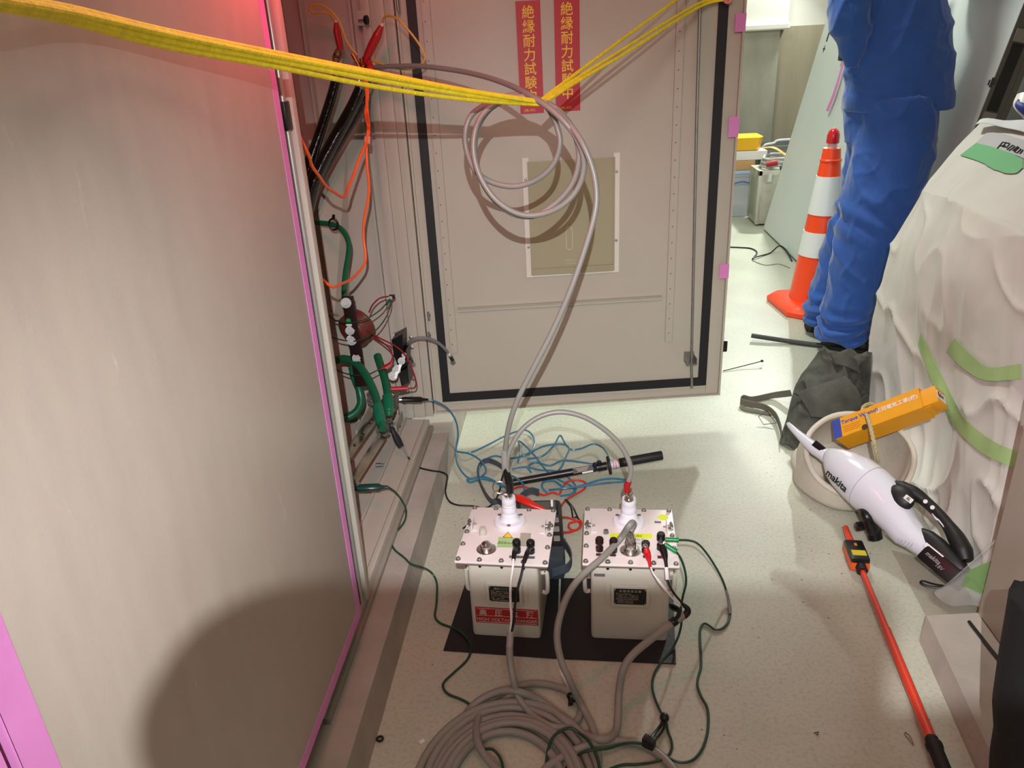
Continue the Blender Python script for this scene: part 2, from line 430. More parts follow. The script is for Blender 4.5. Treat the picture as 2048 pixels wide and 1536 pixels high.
hk.obox(b0, (.018, 0, 0), (0, .002, 0), (0, 0, .018), .001); hk.obj('bracket_plate', STEEL_IN, cab)
kb = MB(); kc = W(717, 41, y=SW - .06); kb.cyl(kc, kc + V((.022, -.01, 0)), .0025); kb.obj('clamp_screw', ZINC, cab)
kb = MB(); kb.lathe(kc + V((.02, -.01, 0)), (1, -.3, 0), [(.003, 0), (.011, .001), (.011, .006), (.003, .008)]); kb.obj('clamp_knob', BLACKP, cab)
for (px, py) in ((857, 632), (858, 672)):
    h = MB(); p = W(px, py, y=2.175); h.cyl(p - V((0, 0, .013)), p + V((0, 0, .013)), .0035, n=12); h.box(p + V((-.004, 0, -.002)), p + V((.004, .012, .002))); h.obj('hinge_pin', ZINC, cab)
h = MB(); p = W(795, 6, y=2.17); h.cyl(p - V((0, 0, .02)), p + V((0, 0, .03)), .004, n=12); h.obj('hinge_pin', ZINC, cab)
for (px, py) in ((828, 758), (824, 695), (822, 675)):
    h = MB(); p = W(px, py, y=2.172); h.lathe(p, (0, -1, 0), [(.006, -.004), (.006, .002), (.003, .004), (0, .004)], n=12); h.obj('panel_bolt', ZINC, cab)
p = W(767, 930, z=.118); h = MB(); h.cyl(p + V((-.02, 0, 0)), p + V((.012, 0, 0)), .0042, n=12); h.cyl(p + V((-.022, 0, 0)), p + V((-.008, 0, 0)), .006, n=12); h.obj('stud_bolt', ZINC, cab)
p = W(792, 913, z=.112); h = MB(); h.lathe(p, (0, 0, 1), [(.007, -.004), (.007, .003), (.004, .006), (0, .006)], n=12); h.obj('panel_bolt', ZINC, cab)
p = W(823, 832, z=.112); h = MB(); h.lathe(p, (0, 0, 1), [(.007, -.004), (.007, .003), (.004, .006), (0, .006)], n=6); h.obj('panel_bolt', ZINC, cab)
MB().box((-.66, 2.02, .107), (-.655, 2.2, .16)).obj('floor_rib', STEEL_IN, cab); MB().box((-.56, 2.10, .107), (-.556, 2.2, .135)).obj('floor_rib', STEEL_IN, cab)

# open right-hand leaf, seen from its inside
DOORM = mat('door_inner_paint', '#b4af9f', .42, var=.03, vscale=4, bump=.03, bscale=300)
def dbox(mb, u0, u1, z0, z1, o0, o1, bev=0.0):
    c = DP((u0 + u1) / 2, (z0 + z1) / 2, (o0 + o1) / 2)
    return mb.obox(c, DU * (abs(u1 - u0) / 2), DN * (abs(o1 - o0) / 2), V((0, 0, abs(z1 - z0) / 2)), bev)
ZT = 2.05; DW = .921; DB = .131
d = MB(); dbox(d, 0, DW, DB, ZT, -.006, 0)
dbox(d, 0, .006, DB, ZT, 0, .012); dbox(d, DW - .006, DW, DB, ZT, 0, .012); dbox(d, .0, DW, DB, DB + .004, 0, .014)
dbox(d, DW - .045, DW - .041, DB, ZT, 0, .004); dbox(d, .0, DW - .04, DB + .021, DB + .024, 0, .003)
dbox(d, .0, .004, DB, ZT, -.03, 0); dbox(d, DW - .004, DW, DB, ZT, -.03, 0); dbox(d, 0, DW, DB, DB + .004, -.03, 0)
door = d.obj('open_door_leaf', DOORM, cab, smooth=0); door['label'] = 'leaf swung open showing its inside face with black gasket'
g = MB(); dbox(g, .028, .053, .166, ZT, 0, .006); dbox(g, .849, .8745, .166, ZT, 0, .006); dbox(g, .053, .849, .166, .193, 0, .006)
g.obj('gasket', BLACKR, door, smooth=0)
for (u0, u1, zb, hu) in ((.066, .0845, .33, .0735), (.737, .7605, .323, .747)):
    r = MB(); dbox(r, u0, u0 + .0235, zb, ZT, 0.004, .0055); dbox(r, u0, u0 + .0015, zb, ZT, 0, .0055); dbox(r, u0 + .022, u0 + .0235, zb, ZT, 0, .0055)
    hh = r; hh.cur = 1; z = zb + .03
    while z < 2.0:
        hh.lathe(DP(hu, z, .0055), DN, [(.0016, 0), (.0016, .0004), (0, .0004)], n=8); z += .0475
    r.obj('mounting_rail', [DOORM, BLACKP], door, smooth=0)
c = MB(); dbox(c, .1, .722, .463, .475, 0, .010); dbox(c, .1, .722, .475, .4765, 0, .018); c.obj('cross_bar', DOORM, door, smooth=0)
rod = MB()
rod.tube([DP(.823, .172, .028), DP(.818, .26, .026), DP(.800, 1.0, .018), DP(.793, 1.4, .016), DP(.785, 2.0, .016)], .0042, 12); rod.obj('latch_rod', ZINC, door)
lg = MB(); dbox(lg, .800, .832, .255, .2575, 0, .042); dbox(lg, .800, .832, .255, .285, 0, .0025); dbox(lg, .800, .8025, .255, .275, 0, .042); dbox(lg, .8295, .832, .255, .275, 0, .042); lg.obj('rod_guide', ZINC, door, smooth=0)
pk = MB(); WF = mat('cream_pocket_frame', '#d6d2c6', .5)
dbox(pk, .312, .330, .558, .905, 0, .007); dbox(pk, .571, .589, .558, .905, 0, .007); dbox(pk, .330, .571, .558, .572, 0, .007)
pkf = pk.obj('pocket_frame', WF, door, smooth=0)
ps = MB(); dbox(ps, .326, .575, .566, .893, .007, .0095); dbox(ps, .330, .571, .566, .585, .0095, .016); dbox(ps, .326, .331, .566, .893, .0, .012); dbox(ps, .57, .575, .566, .893, .0, .012)
ps.obj('clear_pocket', mat('yellowed_clear_plastic', '#b9b594', .25, alpha=.62), door, smooth=0)
sl = MB()
def oval(mb, uc, z0, z1, w, off):
    pts = [DP(uc + w * math.cos(a), (z1 if math.sin(a) > 0 else z0) + w * math.sin(a), off) for a in [2 * math.pi * (i + .5) / 24 for i in range(24)]]
    mb.tube(pts, .0012, 6, closed=True)
oval(sl, .441, .645, .695, .009, .0105); sl.tube([DP(.425, .605, .0105), DP(.459, .605, .0105), DP(.459, .595, .0105), DP(.425, .595, .0105)], .0008, 6, closed=True)
sl.obj('pocket_slot', mat('pocket_emboss', '#c9c6b0', .3), door)
for (u, z) in ((.320, .845), (.580, .853), (.321, .650), (.580, .655), (.447, .565)):
    s_ = MB(); s_.lathe(DP(u, z, .007), DN, [(.0042, 0), (.0035, .002), (0, .0026)], n=12); s_.obj('screw', ZINC, door)
tpd = MB(); dbox(tpd, DW - .001, DW + .0012, DB + .01, ZT, -.03, .004)
for z0, z1 in ((.52, .565), (.93, .985), (1.20, 1.245)): dbox(tpd, DW - .028, DW + .001, z0, z1, .012, .0128)
dbox(tpd, DW - .004, DW + .0015, DB + .0, DB + .055, -.035, .006)
tpd.obj('edge_tape', PINK, door, smooth=0)
hq = MB(); dbox(hq, DW + .002, DW + .028, .262, .30, -.06, -.03, .004); hq.obj('door_handle', BLACKP, door)

# ---------------------------------------------------------------- red magnetic signs on the open leaf
SIGNR = mat('red_sign_sheet', '#b3222f', .45, var=.05, vscale=20)
SIGNY = mat('yellow_sign_ink', '#f0c637', .5)
def sign(u0, u1, z0, z1, tilt, label):
    t = thing('warning_sign', label, 'sign', DP((u0 + u1) / 2, z0, .002), 'red vertical warning signs on the open door')
    ax = (DU * math.cos(R(tilt)) + V((0, 0, math.sin(R(tilt))))); up = (V((0, 0, math.cos(R(tilt)))) - DU * math.sin(R(tilt)))
    c = DP((u0 + u1) / 2, (z0 + z1) / 2, .002)
    MB().obox(c, ax * ((u1 - u0) / 2), up * ((z1 - z0) / 2), DN * .0008).obj('sheet', SIGNR, t, smooth=0)
    top = c + up * ((z1 - z0) / 2 - .029) + DN * .001
    for i, chh in enumerate('絶縁耐力試験中'):
        text(chh, top - up * (i * .0345) - ax * .0005, ax, up, .034, SIGNY, t, 'character', bold=.0003)
    text('(株) STC', c - up * ((z1 - z0) / 2 - .008) - ax * .006 + DN * .001, ax, up, .0085, SIGNY, t, 'small_lettering')
    return t
sign(.3125, .377, 1.0215, 1.30, .4, 'red vertical sign with yellow characters, left one of two, lower edge behind the grey coil')
sign(.412, .479, 1.023, 1.303, -.2, 'red vertical sign with yellow characters, right one of two, crossed by yellow rope')
# ---------------------------------------------------------------- test transformer boxes on black mats
BOXM = mat('box_cream_enamel', '#c9c2b4', .38, var=.03, vscale=8, bump=.06, bscale=220)
LIDM = mat('lid_cream_enamel', '#e4dad5', .35, var=.02, vscale=12)
PORC = mat('white_porcelain', '#e2dfe6', .12, coat=.5)
PLATE = mat('black_nameplate', '#16130f', .4)
INKW = mat('pale_ink', '#b9b2a4', .5)
BROWNP = mat('brown_bakelite', '#241010', .25)
MATB = mat('black_rubber_mat', '#17151a', .55, bump=.15, bscale=90)
STRAPG = mat('slate_strap', '#3f4650', .6, bump=.2, bscale=300)
ZL = .212

def quad_mat(pts, th, name, label):
    return solo(MB().prism(pts, (0, 0, th)), name, MATB, label, 'mat', 'black rubber mats', smooth=0)
quad_mat([W(887, 1302, z=.001), W(1113, 1318, z=.001), W(1118, 1158, z=.001), W(936, 1152, z=.001)], .003, 'rubber_mat', 'black rubber mat under the left cream test box')
quad_mat([W(1117, 1318, z=.001), W(1352, 1329, z=.001), W(1345, 1162, z=.001), W(1122, 1158, z=.001)], .003, 'rubber_mat', 'black rubber mat under the right cream test box')

def test_box(c, ang, hw, hd, chw, label):
    c = V(c); u = V((math.cos(ang), math.sin(ang), 0)); v = V((-math.sin(ang), math.cos(ang), 0)); Z = V((0, 0, 1))
    t = thing('test_transformer_box', label, 'test equipment', (c.x, c.y, .004), 'cream high voltage test boxes')
    # case: gently rounded shoulders
    rs = []
    for z, k in ((.004, .985), (.010, 1.0), (.17, 1.0), (.19, .985), (.203, .955)):
        ring = []
        for i in range(32):
            a = 2 * math.pi * (i + .5) / 32; ca, sa = math.cos(a), math.sin(a); e = .09
            x = math.copysign(abs(ca) ** e, ca); y = math.copysign(abs(sa) ** e, sa)
            ring.append(c + u * (x * chw * k) + v * (y * (hd - .014) * k) + Z * z)
        rs.append(ring)
    case = MB().rings(rs).obj('case', BOXM, t, smooth=50)
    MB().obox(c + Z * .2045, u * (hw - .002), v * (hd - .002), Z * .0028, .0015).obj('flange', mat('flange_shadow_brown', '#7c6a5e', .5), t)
    MB().obox(c + Z * .2095, u * hw, v * hd, Z * .0028, .002).obj('lid', LIDM, t)
    def bolt(p):
        b = MB(); b.lathe(p, Z, [(.0058, 0), (.0058, .0012), (.0044, .0013), (.0044, .0045), (.0032, .0056), (0, .0057)], n=14); b.obj('lid_bolt', ZINC, t)
    for s_, t_ in ((-.93, .94), (-.42, .94), (.36, .94), (.93, .94), (-.93, .36), (.93, .36), (-.93, 0.02), (.93, .02), (-.93, -.42), (.93, -.42), (-.93, -.93), (-.47, -.93), (0, -.93), (.47, -.93), (.93, -.93)):
        bolt(c + u * (s_ * hw) + v * (t_ * hd) + Z * ZL)
    for s_ in (-.47, 0, .47):
        n_ = MB(); p = c + u * (s_ * hw) - v * (hd * .93) + Z * .202; n_.cyl(p, p - Z * .007, .0045, .0028, n=8); n_.obj('lid_nut', BLACKP, t)
    # hook plates with wing nuts
    for sg in (-1, 1):
        p = c + u * (sg * hw * .82) + v * (.17 * hd) + Z * ZL
        tab = MB(); tab.obox(p + Z * .011, u * .0008, v * .017, Z * .011, .0004); tab.obox(p + Z * .001 - u * (sg * .005), u * .006, v * .010, Z * .001); tab = tab.obj('hook_plate', LIDM, t)
        wn = MB(); q = p + Z * .013
        wn.cyl(q - u * (sg * .008), q + u * (sg * .006), .002, n=10); wn.cyl(q + u * (sg * .001), q + u * (sg * .007), .0048, .004, n=12)
        for k in (-1, 1): wn.tube(spl([q + u * (sg * .006) + v * (k * .003), q + u * (sg * .010) + v * (k * .009), q + u * (sg * .009) + v * (k * .014) + Z * .002], 4), [.0028, .0034, .0026], 8)
        wn.obj('wing_nut', ZINC, tab)
    for sg in (-1, 1):                          # side carrying loops
        h = MB(); p = c + u * (sg * (chw + .004)) - v * (hd * .45)
        h.tube(spl([p + Z * .148 - u * (sg * .003), p + u * (sg * .006) + Z * .150, p + u * (sg * .009) + Z * .142, p + u * (sg * .009) + Z * .108, p + u * (sg * .006) + Z * .096, p + Z * .098 - u * (sg * .003)], 5), .0048, 10)
        h.obj('side_handle', BOXM, t)
        lt = MB(); q = c + u * (sg * (chw + .006)) - v * (hd * .55) + Z * .186; lt.obox(q, u * .007, v * .004, Z * .0012); lt.obox(q - Z * .012 + u * (sg * .004), u * .0012, v * .004, Z * .013); lt.obj('latch', ZINC, t)
    return t, c, u, v, case
def insulator(t, p, top):
    Z = V((0, 0, 1)); h = top - p.z
    i = MB(); i.lathe(p, Z, [(.0345, 0), (.0352, .003), (.0352, .010), (.033, .0135), (.024, .0145), (.0205, .018), (.0185, .024), (.0165, .030), (.0150, .0315), (.0162, .034), (.0162, .044), (.0148, .0465), (.0148, .048), (.0160, .0505), (.0160, h - .020), (.0146, h - .0175), (.0158, h - .015), (.0158, h - .004), (.0145, h), (.010, h)], 40)
    o = i.obj('porcelain_insulator', PORC, t)
    for a in (90, 210, 330):
        s_ = MB(); s_.lathe(p + V((math.cos(R(a + 180)) * .0275, math.sin(R(a + 180)) * .0275, .0135)), Z, [(.0046, 0), (.0046, .0012), (.002, .0022), (0, .0022)], 12); s_.obj('flange_screw', ZINC, o)
    m = MB(); m.lathe(p + Z * h, Z, [(.0095, 0), (.0095, .003), (.0065, .0032), (.0065, .010), (.0085, .0105), (.0085, .014), (.0055, .0145), (.0055, .024), (.004, .026), (0, .026)], 16)
    m.obj('terminal_stud', CHROME, o)
    return o
def post(t, p, r=.0088, h=.030, m=None):
    b = MB(); b.lathe(p, (0, 0, 1), [(r * .95, 0), (r * .95, h * .3), (r * .72, h * .34), (r * .72, h * .55), (r, h * .6), (r * 1.02, h * .92), (r * .85, h), (0, h)], 20); b.obj('binding_post', m or BLACKP, t)
def lidtag(t, pts, m, name, th=.0005):
    return MB().prism([W(px, py, z=ZL + .0001) for px, py in pts], (0, 0, th)).obj(name, m, t, smooth=0)
tl, cl, ul, vl, casel = test_box((-.153, 1.411, 0), -.068, .099, .104, .0765, 'cream test box on black mat with red HIGH VOLTAGE DANGER sticker, left one of two')
tr, cr_, ur, vr, caser = test_box((.112, 1.407, 0), -.04, .099, .104, .0825, 'cream test box on black mat with yellow label and coaxial connector, right one of two')
# --- left box fittings
insulator(tl, W(1020, 1047, z=ZL), W(1018, 1001, y=1.437).z)
b = MB(); b.lathe(W(973, 1099, z=ZL), (0, 0, 1), [(.0215, 0), (.0215, .002), (.018, .0028), (.0125, .003), (.0125, .011), (.011, .012), (.010, .016), (.006, .019), (0, .020)], 32); b.obj('capped_socket', CHROME, tl)
b = MB(); b.lathe(W(966, 1068, z=ZL), (0, 0, 1), [(.009, 0), (.0075, .013), (.0068, .0132), (.0066, .0175), (0, .0176)], 20); b.obj('filler_plug', mat('plug_grey_cream', '#c0b6aa', .4), tl)
post(tl, W(1034, 1104, z=ZL)); post(tl, W(1062, 1105, z=ZL))
lidtag(tl, [(994, 1095), (1042, 1096), (1044, 1076), (997, 1074)], GTAPE, 'tape_label')
text('203mA', W(1011, 1086, z=ZL + .0008), ul, vl, .0125, BLACKP, tl, 'handwriting', shear=.2)
lidtag(tl, [(1006, 1074), (1025, 1075), (1016, 1064)], mat('warning_yellow', '#f2c21a', .5), 'warning_triangle', .0007)
tri = MB(); tri.tube([W(1006, 1074.3, z=ZL + .001), W(1025, 1075.2, z=ZL + .001), W(1016, 1064, z=ZL + .001)], .0007, 6, closed=True); tri.obj('triangle_border', BLACKP, tl)
text('ϟ', W(1015.8, 1071.2, z=ZL + .0011), ul, vl, .010, BLACKP, tl, 'bolt_symbol', bold=.0003)
lidtag(tl, [(1039, 1093), (1061, 1094), (1062, 1067), (1041, 1066)], mat('old_beige_label', '#aaa695', .6), 'paper_label', .0009)
lidtag(tl, [(1018, 1116), (1069, 1118), (1070, 1113), (1019, 1111)], mat('dim_label', '#6d5f62', .5), 'terminal_label')
ct = MB(); p = W(1104, 1012, z=ZL); ct.cyl(p, p + V((0, 0, .016)), .003, n=12); ct.obj('white_peg', WHITEP, tl)
# --- right box fittings
insulator(tr, W(1257, 1048, z=ZL), W(1258, 1004, y=1.435).z)
b = MB(); b.lathe(W(1261, 1102, z=ZL), (0, 0, 1), [(.0225, 0), (.0225, .0022), (.018, .003), (.0145, .0032), (.0145, .008), (.0118, .0085), (.0118, .024), (.0105, .026), (.0105, .031), (.0085, .032), (.0085, .040), (.0062, .041), (.0062, .050)], 32); b.obj('coaxial_connector', CHROME, tr)
b = MB(); b.lathe(W(1212, 1066, z=ZL), (0, 0, 1), [(.008, 0), (.0062, .0005), (.0062, .006), (.005, .008), (0, .0082)], 6); b.obj('filler_plug', ZINC, tr)
post(tr, W(1199, 1101, z=ZL), .0085, .032, BROWNP); post(tr, W(1227, 1103, z=ZL), .0085, .032, BROWNP)
post(tr, W(1291, 1104, z=ZL), .0085, .026, BLACKP); post(tr, W(1321, 1098, z=ZL), .0085, .040, BLACKP)
lidtag(tr, [(1209, 1090), (1304, 1091), (1303, 1074), (1211, 1072)], WHITEP, 'white_label')
lidtag(tr, [(1219, 1076), (1305, 1077.5), (1304, 1068), (1221, 1067)], mat('lemon_label', '#d8ea1e', .5), 'yellow_label', .0008)
lidtag(tr, [(1309, 1066), (1324, 1067), (1322, 1043), (1309, 1042)], WHITEP, 'white_label')
lidtag(tr, [(1309, 1046.5), (1322, 1047), (1322, 1043), (1309, 1042.5)], mat('dim_label', '#6d5f62', .5), 'label_header', .0008)
o_ = MB(); o_.lathe(W(1326, 1035, z=ZL), (0, 0, 1), [(.0115, 0), (.0115, .0006), (0, .0006)], 28); o_.obj('round_sticker', mat('lemon_label', '#d8ea1e'), tr)
text('S1      -01', W(1262, 1072, z=ZL + .0012), ur, vr, .0125, BLACKP, tr, 'lettering')
text('10       0kV出力', W(1258, 1079.5, z=ZL + .0009), ur, vr, .0105, mat('violet_ink', '#55508a', .5), tr, 'lettering')
text('BN      CL    CTION', W(1257, 1087, z=ZL + .0009), ur, vr, .0085, mat('violet_ink', '#55508a', .5), tr, 'lettering')
for pts in ([(1192, 1112), (1206, 1112.5), (1206, 1107), (1192, 1106.5)], [(1220, 1113), (1232, 1113.5), (1232, 1108), (1220, 1107.5)], [(1286, 1116), (1298, 1116.5), (1298, 1111), (1286, 1110.5)], [(1315, 1117), (1328, 1117.5), (1328, 1112), (1315, 1111.5)]):
    lidtag(tr, pts, mat('maroon_label', '#5a2f36', .5), 'terminal_label')
lidtag(tr, [(1230, 1113.5), (1239, 1114), (1239, 1108.5), (1230, 1108)], WHITEP, 'terminal_label')
# front faces: nameplates and stickers
def fpl(c, u, v, hd):                                 # front plane of a case
    n = -v; p0 = c + n * (hd - .014)
    def f(px, py, off=0.0):
        d = ray(px, py); q = p0 + n * off
        return CAM + d * ((q - CAM).dot(n) / d.dot(n))
    return f, n
FL, nL = fpl(cl, ul, vl, .104); FR, nR = fpl(cr_, ur, vr, .104)
def faceplate(F, n, u, t, a, b_, th, m, name, bev=.0):
    p, q = F(*a), F(*b_); c = (p + q) / 2 + n * th / 2
    return MB().obox(c, u * abs((q - p).dot(u)) / 2, V((0, 0, abs(q.z - p.z) / 2)), n * th / 2, bev).obj(name, m, t)
def nameplate(F, n, u, t, a, b_, title, rows):
    bz = faceplate(F, n, u, t, (a[0] - 6, a[1] - 5), (b_[0] + 6, b_[1] + 6), .006, BOXM, 'nameplate_bezel', .001)
    for sx in (-1, 1):
        x = a[0] - 12 if sx < 0 else b_[0] + 12
        faceplate(F, n, u, t, (x - 5, a[1] - 8), (x + 5, b_[1] + 2), .0025, BOXM, 'bezel_bracket', .0008)
    p, q = F(*a), F(*b_); c = (p + q) / 2 + n * .0062; w = abs((q - p).dot(u)) / 2; h = abs(q.z - p.z) / 2
    MB().obox(c, u * w, V((0, 0, h)), n * .0006).obj('nameplate', PLATE, bz, smooth=0)
    for sx in (-1, 1):
        for sz in (-1, 1):
            s_ = MB(); s_.lathe(c + u * (sx * (w - .002)) + V((0, 0, sz * (h - .002))), n, [(.0022, 0), (.0018, .0018), (0, .002)], 10); s_.obj('rivet', CHROME, bz)
    Z = V((0, 0, 1))
    text(title, c + Z * (h - .006) + n * .0008, u, Z, .0062, INKW, bz, 'title')
    for r_, line in enumerate(rows):
        text(line, c - u * (w - .004) + Z * (h - .0125 - r_ * .0046) + n * .0008, u, Z, .0036, INKW, bz, 'rows', align='LEFT')
nameplate(FL, nL, ul, tl, (978, 1168), (1040, 1201), '高圧リアクトル', ['型式    ▬▬▬  形  ▬▬', '定格電圧  ▬▬V  周波数', '製 品 番 ▬▬▬▬▬  ▬', 'リアクトル  ▬▬▬▬▬▬', '質量     ▬▬  ▬▬', '   製造番号 ▬▬▬▬▬'])
nameplate(FR, nR, ur, tr, (1228, 1173), (1292, 1206), '試 験 用 変 圧 器', ['型式  ▬▬ 相数 ▬▬', '一次電圧 ▬▬V 二次電圧 ▬V', '一次電流 ▬▬A 二次電流 ▬A', '定格容量 ▬▬ 周波数 ▬▬Hz', '   製造番号 ▬▬▬▬▬', '   製造年月 ▬▬▬▬▬'])
rs_ = faceplate(FL, nL, ul, tl, (950, 1213), (1077, 1251), .0008, mat('red_sticker', '#a5141a', .4), 'danger_sticker')
p = (FL(950, 1213) + FL(1077, 1251)) / 2; hwid = abs((FL(1077, 1251) - FL(950, 1213)).dot(ul)) / 2; hh_ = abs(FL(1077, 1251).z - FL(950, 1213).z) / 2
Z1 = V((0, 0, 1))
for i, chh in enumerate('高圧危険'):
    text(chh, p + ul * ((i - 1.5) * .0345) + Z1 * (hh_ * .33) + nL * .001, ul, Z1, .0175, INKW, rs_, 'character', bold=.00025)
text('HIGH VOLTAGE DANGER', p - Z1 * (hh_ * .52) + nL * .001, ul, Z1, .0115, INKW, rs_, 'lettering', bold=.0001, sx=1.02)
br = MB(); br.tube([p + ul * (sx * (hwid - .003)) + Z1 * (sz * (hh_ - .003)) + nL * .001 for sx, sz in ((-1, -1), (1, -1), (1, 1), (-1, 1))], .0005, 4, closed=True)
br.tube([p - ul * (hwid - .003) - Z1 * (hh_ * .06) + nL * .001, p + ul * (hwid - .003) - Z1 * (hh_ * .06) + nL * .001], .0004, 4); br.obj('sticker_border', INKW, rs_)
faceplate(FR, nR, ur, tr, (1188, 1147), (1210, 1153), .0008, mat('dim_label', '#6d5f62', .5), 'asset_label')

# ---------------------------------------------------------------- leads on the boxes
def boot(mb, path, rs, n=12, flat=.8): return mb.tube(spl(path, 6), rs, n, flat=flat)
def jaws(parent, tip, back, r=.004):
    m = MB(); d = (V(tip) - V(back)); u, w = frame(d)
    for k in (-1, 1): m.tube([V(back) + u * (k * r * .3), V(back) + d * .5 + u * (k * r), V(tip) + u * (k * r * .25)], [r * .8, r * .7, r * .4], 8, flat=.6)
    return m.obj('jaws', CHROME, parent)
def cable(name, path, r, m, label, cat='cable', group=None, k=6, n=10, parts=()):
    mb = MB().tube(spl(path, k), r, n)
    return solo(mb, name, m, label, cat, group)
# two-core lead on the left box
lead = thing('two_core_lead', 'grey two core cable rising from the floor to white and black tails on left box', 'cable', W(1021, 1390, z=.0), None)
def z_(px, py, y): return W(px, py, y=y)
MB().tube(spl([W(1031, 1090, z=ZL + .016), z_(1029, 1105, 1.305), z_(1027, 1119, 1.285)], 5), [.0045, .0055, .0042], 10).obj('black_boot', BLACKP, lead)
MB().tube(spl([W(1060, 1092, z=ZL + .016), z_(1054, 1107, 1.305), z_(1048, 1124, 1.285)], 5), [.0045, .0055, .0042], 10).obj('black_boot', BLACKP, lead)
MB().tube(spl([z_(1027, 1117, 1.287), z_(1025, 1140, 1.265), z_(1021, 1170, 1.25), z_(1021, 1205, 1.24), z_(1023, 1238, 1.225), z_(1020, 1268, 1.21)], 6), .0026, 8).obj('white_core', WHITEP, lead)
MB().tube(spl([z_(1048, 1122, 1.287), z_(1043, 1148, 1.265), z_(1036, 1175, 1.25), z_(1030, 1210, 1.235), z_(1027, 1245, 1.22), z_(1022, 1268, 1.21)], 6), .0027, 8).obj('black_core', BLACKW, lead)
MB().tube([z_(1021, 1264, 1.212), z_(1019, 1295, 1.19)], .0072, 12).obj('sleeve', mat('grey_sleeve', '#9a9190', .45), lead)
tail = spl([z_(1019, 1290, 1.195), z_(1020, 1320, 1.17), z_(1026, 1355, 1.145), W(1036, 1392, z=.03), W(1060, 1425, z=.012), W(1088, 1446, z=.016), W(1112, 1455, z=.018), W(1138, 1453, z=.010), W(1156, 1438, z=.008), W(1162, 1418, z=.008), W(1156, 1398, z=.008), W(1138, 1383, z=.008), W(1108, 1372, z=.008), W(1075, 1367, z=.009), W(1045, 1370, z=.020), W(1010, 1384, z=.022), W(980, 1400, z=.010), W(961, 1422, z=.010), W(953, 1455, z=.022), W(956, 1487, z=.028), W(972, 1515, z=.028), W(1000, 1545, z=.026), W(1040, 1580, z=.02)], 8)
MB().tube(tail, .0072, 12).obj('cable_jacket', GREYC, lead)
# lead with clips on the right box
lead2 = thing('clip_lead', 'thick grey cable looping up to red and black clips on the right box', 'cable', W(1200, 1480, z=0), None)
def croc(parent, path, rs, m, name, tip):
    o = MB().tube(spl(path, 6), rs, 12, flat=.85).obj(name, m, parent)
    jaws(o, tip, path[0]); return o
croc(lead2, [W(1292, 1096, z=ZL + .026), z_(1295, 1108, 1.318), z_(1298, 1120, 1.302), z_(1301, 1135, 1.288)], [.0055, .0075, .0065, .0035, .0032], mat('bright_red_boot', '#c3101c', .35), 'red_clip_boot', W(1289, 1088, z=ZL + .028))
croc(lead2, [W(1324, 1090, z=ZL + .030), z_(1328, 1104, 1.318), z_(1331, 1118, 1.302), z_(1333, 1134, 1.288)], [.0055, .0078, .0065, .0036, .0032], BLACKP, 'black_clip_boot', W(1321, 1080, z=ZL + .03))
MB().tube(spl([z_(1301, 1133, 1.29), z_(1306, 1146, 1.275), z_(1316, 1160, 1.265), z_(1330, 1178, 1.255), z_(1346, 1197, 1.25), z_(1372, 1217, 1.245)], 6), .0020, 8).obj('white_core', WHITEP, lead2)
MB().tube([z_(1314, 1157, 1.267), z_(1322, 1168, 1.26), z_(1332, 1180, 1.255)], .0034, 10).obj('white_sleeve', WHITEP, lead2)
MB().tube(spl([z_(1333, 1132, 1.29), z_(1335, 1160, 1.27), z_(1345, 1182, 1.258), z_(1360, 1201, 1.25), z_(1374, 1216, 1.245)], 6), .0022, 8).obj('black_core', BLACKW, lead2)
MB().tube([z_(1332.5, 1135, 1.289), z_(1334.5, 1160, 1.27)], .0040, 10).obj('white_sleeve', WHITEP, lead2)
MB().tube(spl([z_(1362, 1206, 1.248), z_(1374, 1216, 1.245), z_(1375, 1224, 1.243), z_(1368, 1232, 1.24)], 5), [.0032, .0055, .0072, .0074], 12).obj('black_sleeve', BLACKP, lead2)
vb = MB(); vb.tube([z_(1352, 1240, 1.232), z_(1343, 1247, 1.227)], .0092, 12); vb.obj('hook_and_loop_strap', BLACKW, lead2)
vb = MB(); vb.tube(spl([z_(1345, 1244, 1.225), z_(1356, 1232, 1.225), z_(1358, 1220, 1.225), z_(1348, 1213, 1.225), z_(1340, 1210, 1.225), z_(1343, 1217, 1.22), z_(1355, 1222, 1.22)], 5), .0016, 6, flat=3); vb.obj('strap_tail', BLACKW, lead2)
l2 = spl([z_(1370, 1229, 1.242), z_(1345, 1247, 1.228), z_(1300, 1280, 1.20), z_(1265, 1310, 1.17), z_(1246, 1340, 1.15), z_(1238, 1385, 1.13), W(1236, 1430, z=.02), W(1232, 1462, z=.010), W(1217, 1477, z=.024), W(1192, 1478, z=.026), W(1160, 1464, z=.012), W(1120, 1432, z=.020), W(1085, 1404, z=.016), W(1045, 1386, z=.036), W(1010, 1381, z=.036), W(975, 1392, z=.024), W(943, 1415, z=.012), W(915, 1455, z=.010), W(898, 1500, z=.010), W(890, 1545, z=.010), W(893, 1600, z=.010)], 8)
MB().tube(l2, .0075, 12).obj('cable_jacket', GREYC, lead2)
